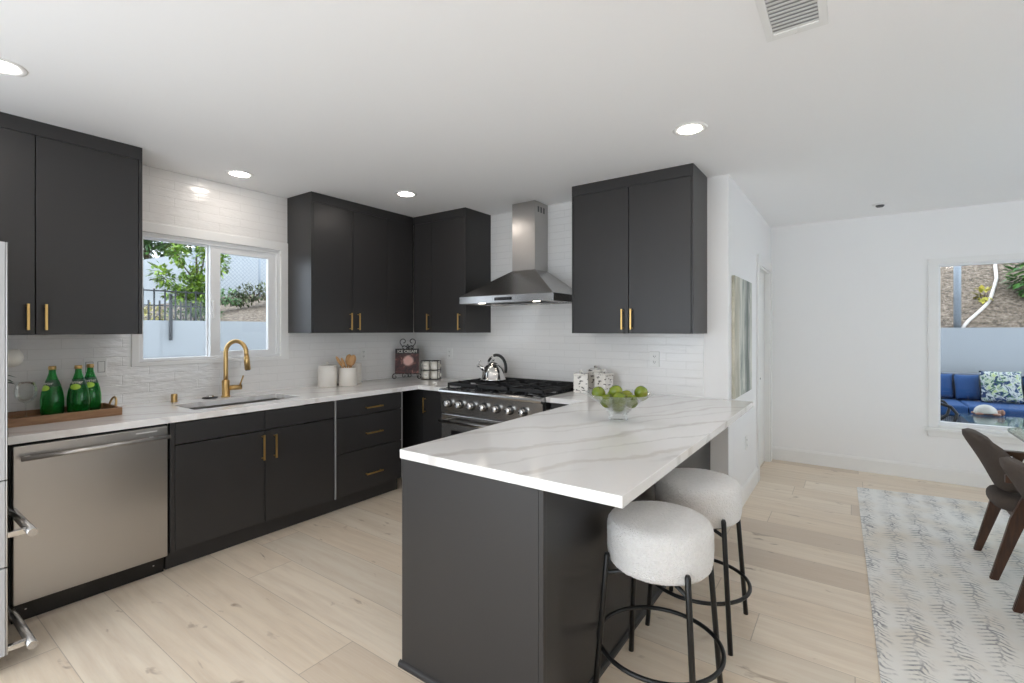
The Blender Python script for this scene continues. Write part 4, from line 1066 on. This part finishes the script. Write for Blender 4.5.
# ---------------------------------------------------------------- bar stools
def make_stool(label, x, y):
    o = thing('bar_stool', label, 'stool', (x, y, 0), 0, 'boucle bar stools at the peninsula')
    RS, zt, zb = .198, .697, .512
    prof = [(0, zb), (.10, zb), (.165, zb), (.180, zb+.006), (.1915, zb+.020), (.1965, zb+.045), (RS, zb+.085), (RS, zt-.045), (.195, zt-.026), (.186, zt-.012), (.172, zt-.004), (.14, zt+.001), (.07, zt+.004), (0, zt+.005)]
    pp = []
    for (r0, z0), (r1, z1) in zip(prof, prof[1:]):
        n = max(1, int(math.hypot(r1-r0, z1-z0)/.005))
        for k in range(n): pp.append((r0+(r1-r0)*k/n, z0+(z1-z0)*k/n))
    pp.append(prof[-1]); b = BM(); lathe(b, pp, (0, 0, 0), 200)
    c0 = Vector((0, 0, .6))
    for v in b.verts:
        n_ = (v.co-c0).normalized(); q = v.co
        h = noise.noise(q*110)*.5+noise.noise(q*190+Vector((3, 1, 2)))*.6; v.co = q+n_*h*.0022
    put('seat', b, 'boucle', o, True)
    b = BM(); lathe(b, [(0, zb-.012), (.15, zb-.012), (.155, zb-.006), (.155, zb+.001)], (0, 0, 0), 36); put('seat_pan', b, 'black_metal', o, True)
    for k in range(4):
        a_ = R(45+90*k); ca, sa = math.cos(a_), math.sin(a_); b = BM()
        tube(b, [(ca*.262, sa*.262, 0), (ca*.212, sa*.212, .56), (ca*.211, sa*.211, .570)], [.011, .011, .007], 12); lg = put('leg', b, 'black_metal', o, True)
    b = BM(); ring(b, (0, 0, .206), .231, .0085, 56, 10); put('foot_ring', b, 'black_metal', o, True)
    b = BM()
    for k in range(2):
        a_ = R(45+90*k); ca, sa = math.cos(a_), math.sin(a_); tube(b, [(ca*.215, sa*.215, zb-.018), (-ca*.215, -sa*.215, zb-.018)], .008, 8)
    put('cross_brace', b, 'black_metal', o, True)
    return o
st = make_stool('white boucle bar stool at the near corner of the peninsula', 3.255, -1.869)
dup(st, (3.249, -1.276, 0), 0, 'white boucle bar stool farther back, against the middle of the peninsula')

# ---------------------------------------------------------------- rug, table, chairs
b = BM(); rq = [(3.901, 1.582), (3.930, .16), (3.961, -1.31), (3.985, -2.5), (5.6, -2.4), (6.1, 1.87), (4.982, 1.751)]
prism(b, rq, .0005, .009); b.normal_update()
tag(put('area_rug', b, 'rug'), 'cream rug with worn blue-grey feathered pattern under the dining set', 'rug')
def make_chair(label, x, y):
    o = thing('dining_chair', label, 'chair', (x, y, .009), 0, 'brown dining chairs at the glass table')
    def bow(u, v):      # back shell mid-surface: u -1..1 across, v 0..1 up
        hw = .235*(1-.28*max(0, v-.45)**1.5*2.2)*(1-.35*max(0, .35-v)*2)
        return Vector((-.155-.165*v+.015*math.sin(PI*v)+.105*u*u*(1-.2*v), hw*u, .468+.330*v))
    nu, nv = 16, 14; b = BM(); grid = {}
    for side in (0, 1):
        for i in range(nu+1):
            for j in range(nv+1):
                u = -1+2*i/nu; v = j/nv
                # super-ellipse outline
                e = (abs(u)**3.0+abs(2*v-1)**3.0)
                s_ = 1. if e <= 1 else e**(-1/3.0)
                uu, vv = u*s_, .5+(v-.5)*s_
                edge = max(0., 1-min(1, e))**.35
                n_ = Vector((1, 0, .38)).normalized()*(1 if side else -1)
                grid[side, i, j] = b.verts.new(bow(uu, vv)+n_*(.012+.020*edge))
    for side in (0, 1):
        for i in range(nu):
            for j in range(nv):
                f = b.faces.new((grid[side, i, j], grid[side, i+1, j], grid[side, i+1, j+1], grid[side, i, j+1])); f.smooth = True
    for i in range(nu):
        for j_ in (0, nv): f = b.faces.new((grid[0, i, j_], grid[0, i+1, j_], grid[1, i+1, j_], grid[1, i, j_])); f.smooth = True
    for j in range(nv):
        for i_ in (0, nu): f = b.faces.new((grid[0, i_, j], grid[0, i_, j+1], grid[1, i_, j+1], grid[1, i_, j])); f.smooth = True
    put('backrest', b, 'chair_fabric', o, True)
    b = BM(); seatp = []
    for k in range(28):
        t_ = 2*PI*k/28; ct, st_ = math.cos(t_), math.sin(t_); seatp.append((.045+.262*math.copysign(abs(ct)**.6, ct), .203*math.copysign(abs(st_)**.6, st_)))
    rings_ = []
    for ins, z_ in ((.20, .375), (.03, .375), (.012, .381), (.002, .395), (0, .415), (.002, .435), (.012, .450), (.03, .458), (.09, .463), (.20, .464)):
        kx_, ky_ = 1-ins/.262, max(.02, 1-ins/.203); rings_.append([b.verts.new((.045+(px_-.045)*kx_, py_*ky_, z_)) for px_, py_ in seatp])
    for ra, rb in zip(rings_, rings_[1:]):
        for q in range(28): b.faces.new((ra[q], ra[(q+1) % 28], rb[(q+1) % 28], rb[q])).smooth = True
    b.faces.new(rings_[0]); b.faces.new(rings_[-1])
    put('seat', b, 'chair_fabric', o, True)
    b = BM(); slab(b, [-.13, -.10, .27, .30], [-.205, -.175, .175, .205], lambda u, v: not (-.10 < u < .27 and -.175 < v < .175), .325, .376); bevmod(put('seat_frame', b, 'walnut', o, True), .003)
    for s_ in (-1, 1):
        yy = .221*s_
        b = BM(); prism(b, [(-.248, 0), (-.212, 0), (-.10, .36), (-.018, .635), (-.062, .635), (-.165, .36)], yy-.014, yy+.014, 'y', .004); put('leg', b, 'walnut', o, True)
        b = BM(); prism(b, [(.245, 0), (.275, 0), (.30, .37), (.285, .638), (.25, .638), (.25, .37)], yy-.014, yy+.014, 'y', .004); put('leg', b, 'walnut', o, True)
        b = BM(); prism(b, [(-.20, .655), (-.03, .615), (.05, .628), (.30, .640), (.32, .662), (.05, .657)], yy-.026, yy+.026, 'y', .005); put('armrest', b, 'walnut', o, True)
        b = BM(); box(b, -.185, -.045, yy-.012, yy+.012, .555, .600, .003); bk = put('back_bracket', b, 'walnut', o, True)
        b = BM(); lathe(b, [(0, .004), (.007, .003), (.008, 0)], (-.10, yy-.012, .578), 14, '-y'); put('bolt', b, 'bolt_brass', bk, True)
    return o
ch1 = make_chair('brown upholstered dining chair with walnut legs, farther of the two, near the window', 4.749, .287)
dup(ch1, (4.770, -.526, .009), 0, 'brown upholstered dining chair with walnut legs, nearer one, cut by the right edge')
o = thing('dining_table', 'glass-topped dining table at the right edge', 'table', (5.35, -.1, .009))
b = BM(); pl = []
tx0, tx1, ty0, ty1, cr = 4.715, 5.95, -1.30, 1.02, .22
for cxx, cyy, a0 in ((tx1-cr, ty1-cr, 0), (tx0+cr, ty1-cr, 90), (tx0+cr, ty0+cr, 180), (tx1-cr, ty0+cr, 270)):
    for k in range(9): pl.append((cxx+cr*math.cos(R(a0+k*11.25)), cyy+cr*math.sin(R(a0+k*11.25))))
prism(b, pl, .738, .750); gt = put('glass_top', b, 'table_glass', o)
b = BM(); n = len(pl); vs = [[b.verts.new((5.33+(x-5.33)*k, (y+.14)*k-.14, z)) for x, y in pl] for k, z in ((1.0005, .7375), (1.0005, .7505))]
for i in range(n): b.faces.new((vs[0][i], vs[0][(i+1) % n], vs[1][(i+1) % n], vs[1][i]))
put('glass_rim', b, 'glass_edge', gt)
for x in (5.12, 5.55):
    for y in (-.85, .6):
        b = BM(); prism(b, [(x-.03, .009), (x+.03, .009), (x+.045, .737), (x-.045, .737)], y-.03, y+.03, 'y', .004); put('leg', b, 'walnut', o)
b = BM(); box(b, 5.08, 5.59, -.9, -.82, .66, .72, .004); box(b, 5.08, 5.59, .57, .65, .66, .72, .004); box(b, 5.30, 5.36, -.88, .63, .66, .72, .004); put('table_frame', b, 'walnut', o)

# ---------------------------------------------------------------- outside the sink window
b = BM(); box(b, -1.35, -.30, -5.3, 2.5, ZC+.02, ZC+.18); struct('roof_eave_shade', b, 'white_trim')  # unseen eave, added to shade the side yard
b = BM(); box(b, 2.2, 8.5, 2.51, 5.2, ZC+.12, ZC+.26); struct('roof_patio_shade', b, 'white_trim')  # unseen patio cover, added to dim the sofa and patio wall
rnd = random.Random(11)
b = BM(); box(b, -16, -.26, -8, 8, -.25, -.12); struct('ground_yard', b, 'concrete')
b = BM(); box(b, -3.2, -3.0, -5, 5, -.2, 1.535); struct('wall_garden', b, 'stucco')
b = BM()   # planted bank behind the low wall
nx, ny = 24, 40; gr = {}
for i in range(nx+1):
    for j in range(ny+1):
        x = -3.2-6.*i/nx; y = -5+11*j/ny
        z = 1.46+(-3.2-x)*.06+.55*max(0, min(1, (y+.3)/2.6))*min(1, (-3.2-x)/2.2)+.06*noise.noise(Vector((x*1.3, y*1.3, 0)))
        gr[i, j] = b.verts.new((x, y, z))
for i in range(nx):
    for j in range(ny): f = b.faces.new((gr[i, j], gr[i+1, j], gr[i+1, j+1], gr[i, j+1])); f.smooth = True
struct('ground_bank', b, 'hill_soil')
# tall white wall of the neighbouring lot, its top climbing to the right
b = BM(); prism(b, [(-5, 1.2), (8, 1.2), (8, 5.2), (1.4, 3.32), (-5, 1.45)], -9.3, -9., 'x'); struct('wall_neighbour', b, 'stucco')
b = BM(); prism(b, [(-5, .5), (8, .5), (8, 4.8), (2.6, 3.50), (1.5, 3.17), (.5, 2.78), (-.6, 2.33), (-5, 1.25)], -12.5, -9.31, 'x'); struct('ground_terrace', b, 'hill_soil')
# iron fence on the low wall
o = thing('iron_fence', 'black iron picket fence above the white garden wall, seen through the sink window', 'fence', (-3.45, -1.5, 1.47))
b = BM()
for z in (1.925, 1.735): box(b, -3.462, -3.44, -2.6, -.75, z-.008, z+.008)
put('rail', b, 'iron_fence', o)
b = BM()
for i in range(30):
    y = -2.55+i*.06; tall = i % 2 == 0
    box(b, -3.457, -3.445, y-.009, y+.009, 1.45, 1.95 if tall else 1.80)
put('pickets', b, 'iron_fence', o)
b = BM(); box(b, -2.995, -2.965, -1.345, -1.315, 1.29, 1.86); tag(put('fence_post', b, 'iron_fence'), 'dark metal post fixed to the face of the white garden wall', 'post')
# young tree
o = thing('young_tree', 'young lime-green tree behind the iron fence', 'tree', (-4.1, -.55, 1.48))
b = BM(); tx, ty = -4.1, -.62
trunk = [(tx, ty, 1.45), (tx+.02, ty-.01, 1.75), (tx, ty+.03, 2.1), (tx+.02, ty, 2.5)]
tube(b, trunk, [.03, .025, .02, .01], 8)
br_ = [((tx+.01, ty, 1.8), (tx+.1, ty-.30, 2.0), (tx+.15, ty-.52, 2.22)), ((tx, ty+.02, 1.9), (tx+.05, ty+.25, 2.2), (tx, ty+.35, 2.5)), ((tx, ty+.02, 2.1), (tx+.1, ty-.2, 2.35), (tx+.1, ty-.30, 2.55)), ((tx+.02, ty, 1.75), (tx+.2, ty-.15, 1.85), (tx+.2, ty-.38, 1.95)), ((tx, ty, 2.0), (tx, ty+.1, 2.4), (tx, ty+.15, 2.75))]
for q in br_: tube(b, q, [.012, .008, .004], 6)
put('trunk', b, 'apple_stem', o)
b = BM()
for q in br_:
    for k in range(9):
        t_ = k/8; p = Vector(q[1]).lerp(Vector(q[2]), t_) if k > 3 else Vector(q[0]).lerp(Vector(q[1]), t_*2)
        leaf_blob(b, p, .12, 42, .075, .022, rnd, .2)
leaf_blob(b, (tx, ty+.0, 2.0), .26, 520, .075, .022, rnd, .2)
leaf_blob(b, (tx, ty+.05, 1.82), .22, 260, .065, .018, rnd, .2)
leaf_blob(b, (tx, ty+.15, 2.5), .2, 180, .065, .018, rnd, .2)
put('foliage', b, 'leaf_lime', o)
# low shrubs
def shrub(label, c, rad, n, mat, ln=.08, wd=.02, sc=(1, 1, 1), grp='shrubs on the bank'):
    o = thing('shrub', label, 'shrub', (c[0], c[1], c[2]-rad*sc[2]), 0, grp); b = BM()
    for k in range(5):
        t_ = 2*PI*k/5; tube(b, [(c[0], c[1], c[2]-rad*sc[2]), (c[0]+.5*rad*math.cos(t_)*sc[0], c[1]+.5*rad*math.sin(t_)*sc[1], c[2]+rad*.3*sc[2])], [.012, .004], 6)
    put('stem', b, 'apple_stem', o)
    b = BM(); leaf_blob(b, c, rad, n, ln, wd, rnd, .15, sc); put('foliage', b, mat, o)
shrub('yellow-green shrub behind the left end of the iron fence', (-3.75, -1.33, 1.60), .20, 420, 'leaf_yellow', .05, .014, (1, 1.3, .7))
shrub('dark green shrub behind the middle of the iron fence', (-3.8, -.92, 1.58), .20, 420, 'leaf_mid', .05, .014, (1, 1.2, .8))
shrub('dark green shrub at the foot of the young tree', (-3.7, -.62, 1.60), .18, 420, 'leaf_mid', .05, .014, (1, 1.2, .8))
for i, (y, z, r) in enumerate(((-.05, 1.98, .26), (.42, 2.02, .22), (.95, 2.14, .24), (1.5, 2.26, .24), (1.25, 2.2, .2), (.7, 2.0, .2))):
    shrub(['dark shrub on the bank next to the window mullion', 'second dark shrub on the bank from the mullion', 'olive shrub midway along the bank', 'olive shrub at the right end of the bank', 'small olive shrub high on the bank', 'small olive shrub in the dip of the bank'][i],
          (-5.4-.1*(i % 3), y, z), r, 260, 'leaf_olive' if i > 1 else 'leaf_mid', .08, .02, (1, 1.3, .6))
# palm-like plants above the neighbour's wall
for i, (y, z) in enumerate(((.1, 3.35), (.75, 3.60), (1.35, 3.70), (1.9, 3.9))):
    o = thing('palm_shrub', ['spiky green plant above the left end of the white neighbour wall', 'arching green plant above the middle of the white neighbour wall', 'arching green plant above the right end of the white neighbour wall', 'spiky green plant behind the top of the young tree'][i], 'plant', (-10.4, y, z-.9), 0, 'green plants above the neighbour wall')
    b = BM(); tube(b, [(-10.4, y, z-.9), (-10.4, y, z-.1)], .06, 8); put('trunk', b, 'apple_stem', o)
    b = BM()
    for k in range(90):
        t_ = rnd.uniform(0, 2*PI); el = rnd.uniform(-.2, 1.1); L_ = rnd.uniform(.6, 1.0); p = Vector((-10.4, y, z-.1)); prev = None
        d = Vector((math.cos(t_)*math.cos(el), math.sin(t_)*math.cos(el), math.sin(el))); s_ = d.cross(Vector((0, 0, 1))).normalized()*.018
        for q in range(6):
            wq = 1-q/5.5; cur = (b.verts.new(p+s_*wq), b.verts.new(p-s_*wq))
            if prev: b.faces.new((prev[0], prev[1], cur[1], cur[0]))
            prev = cur; p = p+d*L_/5; d = (d+Vector((0, 0, -.22))).normalized()
    put('fronds', b, 'leaf_mid', o)
for i, (y, z, r) in enumerate(((-.6, 2.95, .8), (.5, 3.35, .75), (1.5, 3.75, .75), (2.6, 4.1, .8))):
    shrub(['dense green hedge plant above the low left end of the white neighbour wall', 'dense green hedge plant above the neighbour wall, behind the spiky plant', 'dense green hedge plant above the neighbour wall, behind the young tree top', 'dense green hedge plant above the highest part of the neighbour wall'][i], (-10.6, y, z), r, 1100, 'leaf_mid', .16, .04, (.8, 1, .8), 'hedge above the neighbour wall')
# chain-link fence beyond the right-hand pane
o = thing('chain_link_fence', 'pale chain-link fence behind the bank, seen through the right pane', 'fence', (-7.2, 1.6, 1.7))
b = BM(); x = -7.2; y0, y1, z0, z1 = .55, 3.2, 1.75, 3.7; st_ = .085
k = y0-(z1-z0)
while k < y1+(z1-z0):
    for sg in (1, -1):
        p = []
        a0, a1 = k, k+sg*(z1-z0)
        # clip the diagonal to the panel
        def zz(yv): return z0+(yv-a0)*sg
        ya, yb2 = max(min(a0, a1), y0), min(max(a0, a1), y1)
        if yb2-ya > .02:
            tube(b, [(x, ya, zz(ya)), (x, yb2, zz(yb2))], .0035, 4)
    k += st_
put('wire_mesh', b, 'pole_grey', o)
for y in (y0, 1.9, y1):
    b = BM(); tube(b, [(x, y, 1.6), (x, y, z1+.03)], .025, 10); put('post', b, 'pole_grey', o)
b = BM(); tube(b, [(x, y0, z1), (x, y1, z1)], .02, 10); put('top_rail', b, 'pole_grey', o)

# ---------------------------------------------------------------- outside the dining window
b = BM(); box(b, 3, 9.5, 2.41, 6, -.12, -.01); struct('ground_patio', b, 'concrete')
b = BM(); box(b, 2.5, 10, 5.9, 6.1, -.1, 1.452); struct('wall_patio', b, 'stucco')
b = BM(); nx, ny = 50, 40; gr = {}
for i in range(nx+1):
    for j in range(ny+1):
        x = 2.5+7.5*i/nx; y = 6.05+4.5*j/ny
        z = 1.36+(y-6.05)*.62+.05*noise.noise(Vector((x*3, y*3, 0)))+.03*noise.noise(Vector((x*9, y*9, 4)))
        gr[i, j] = b.verts.new((x, y, z))
for i in range(nx):
    for j in range(ny): f = b.faces.new((gr[i, j], gr[i+1, j], gr[i+1, j+1], gr[i, j+1])); f.smooth = True
struct('ground_hillside', b, 'hill_soil')
b = BM(); tube(b, [(5.175, 6.2, 1.30), (5.175, 6.2, 3.2)], .045, 14); tag(put('fence_pole', b, 'pole_grey'), 'grey metal pole rising from the hillside above the white patio wall', 'pole')
b = BM(); pts = []
for k in range(15):
    pass
pts = [(5.22, 6.13, 1.42), (5.26, 6.23, 1.49), (5.33, 6.35, 1.57), (5.40, 6.46, 1.63), (5.48, 6.58, 1.71), (5.56, 6.70, 1.79), (5.63, 6.84, 1.87), (5.68, 6.99, 1.96), (5.73, 7.15, 2.06), (5.78, 7.32, 2.17), (5.83, 7.5, 2.28), (5.88, 7.88, 2.51), (5.94, 8.22, 2.72), (6.0, 8.6, 2.96)]
tube(b, pts, .024, 8); tag(put('irrigation_pipe', b, 'pipe_white'), 'curved white irrigation pipe on the hillside beyond the dining window', 'pipe')
shrub('bushy broad-leaved green shrub on the hillside at the right edge of the dining window', (6.45, 7.05, 2.28), .56, 1500, 'leaf_broad', .13, .042, (1, .8, 1), 'hillside plants')
shrub('small yellowing plant on the hillside beside the white pipe', (5.57, 6.86, 1.97), .10, 40, 'leaf_yellow', .09, .03, (1, 1, 1.2), 'hillside plants')
# sofa
SF = 5.25
o = thing('outdoor_sofa', 'dark wicker outdoor sofa with a long blue seat cushion, on the patio', 'sofa', (5.7, SF, -.01))
b = BM(); box(b, 4.3, 7.4, 4.62, 5.62, .04, .30, .01); box(b, 4.3, 7.4, 5.50, 5.66, .04, .80, .02)
put('wicker_base', b, 'wicker', o)
for x0, x1 in ((4.32, 5.075), (5.08, 6.2), (6.21, 7.38)):
    b = BM(); box(b, x0, x1, 4.63, 5.48, .305, .445, .035, 4); put('seat_cushion', b, 'blue_cushion', o)
for x in (4.36, 7.34):
    for y in (4.68, 5.58): b = BM(); box(b, x-.02, x+.02, y-.02, y+.02, -.01, .045); put('foot', b, 'black_metal', o)
def pillow(name, label, x, y, z, w_, h_, rz, mat, tilt=-14, grp=None):
    m = Matrix.Translation((x, y, z)) @ Matrix.Rotation(rz, 4, 'Z') @ Matrix.Rotation(R(tilt), 4, 'X')
    b = BM(); n = 14; g = {}
    for s_ in (0, 1):
        for i in range(n+1):
            for j in range(n+1):
                u, v = -1+2*i/n, -1+2*j/n
                pin = 1-.07*(1-abs(u*v))*(abs(u)**4+abs(v)**4)
                th = .075*((1-u**4)*(1-v**4))**.5
                g[s_, i, j] = b.verts.new((u*w_/2*pin, (th if s_ else -th), h_/2+v*h_/2*pin))
    for s_ in (0, 1):
        for i in range(n):
            for j in range(n): f = b.faces.new((g[s_, i, j], g[s_, i+1, j], g[s_, i+1, j+1], g[s_, i, j+1])); f.smooth = True
    bmesh.ops.remove_doubles(b, verts=b.verts[:], dist=.0005); xf(b, m)
    o = put(name, b, mat); return tag(o, label, 'cushion', grp)
pillow('cushion', 'plain blue back cushion at the left end of the outdoor sofa', 4.87, 5.36, .448, .34, .36, R(8), 'blue_cushion', grp='blue back cushions on the outdoor sofa')
pillow('cushion', 'plain blue back cushion left of the leaf-print pillow', 5.175, 5.34, .448, .27, .36, R(10), 'blue_cushion', grp='blue back cushions on the outdoor sofa')
pillow('cushion', 'leaf-print pillow in green, white and navy on the outdoor sofa', 5.49, 5.22, .448, .42, .43, R(6), 'leaf_print')
pillow('cushion', 'plain blue back cushion right of the leaf-print pillow, cut by the right edge', 5.92, 5.34, .448, .42, .36, 0, 'blue_cushion', grp='blue back cushions on the outdoor sofa')
# coffee table
o = thing('coffee_table', 'low wicker coffee table with a glass top on the patio', 'table', (5.5, 4.0, -.01))
b = BM(); box(b, 4.95, 6.3, 3.55, 4.30, -.01, .385, .01); put('wicker_base', b, 'wicker', o)
b = BM(); box(b, 4.93, 6.32, 3.53, 4.32, .387, .395, .002); put('glass_top', b, 'table_glass', o)
# turtle
o = thing('turtle_figurine', 'stone turtle figurine with pale shell on the patio coffee table', 'figurine', (5.17, 4.27, .395), R(10))
m = WM[o.name] @ Matrix.Diagonal((.72, .72, 1.1, 1))
b = BM(); sph(b, (0, 0, .03), 1., 22, 12, (.15, .11, .085)); 
for v in b.verts: v.co.z = max(v.co.z, .022)
put('shell', xf(b, m), 'turtle_shell', o)
b = BM(); sph(b, (0, 0, .02), 1., 18, 8, (.14, .10, .02)); tube(b, [(.11, 0, .03), (.16, -.01, .032), (.20, -.015, .035)], [.03, .028, .032], 10); sph(b, (.205, -.016, .036), .034, 14, 8)
for x, y in ((.11, .09), (.11, -.09), (-.10, .08), (-.10, -.08)): sph(b, (x, y, .016), 1., 12, 8, (.06, .035, .016))
put('body', xf(b, m), 'turtle_skin', o)
# black metal armchair at the window's left
o = thing('patio_chair', 'black curved-arm metal patio chair at the left edge of the dining window', 'chair', (4.50, 3.35, -.01))
b = BM(); 
for y in (3.14, 3.62):
    tube(b, [(4.40, y, .62), (4.62, y, .63), (4.72, y, .60), (4.77, y, .53), (4.75, y, .45), (4.66, y, .36), (4.58, y, .2), (4.68, y, 0)], .016, 10)
    tube(b, [(4.42, y, .75), (4.40, y, .4), (4.30, y, 0)], .016, 10)
put('frame', b, 'black_metal', o)
b = BM(); box(b, 4.36, 4.72, 3.13, 3.63, .36, .385, .005); box(b, 4.36, 4.39, 3.13, 3.63, .38, .80, .005); put('seat', b, 'wicker', o)
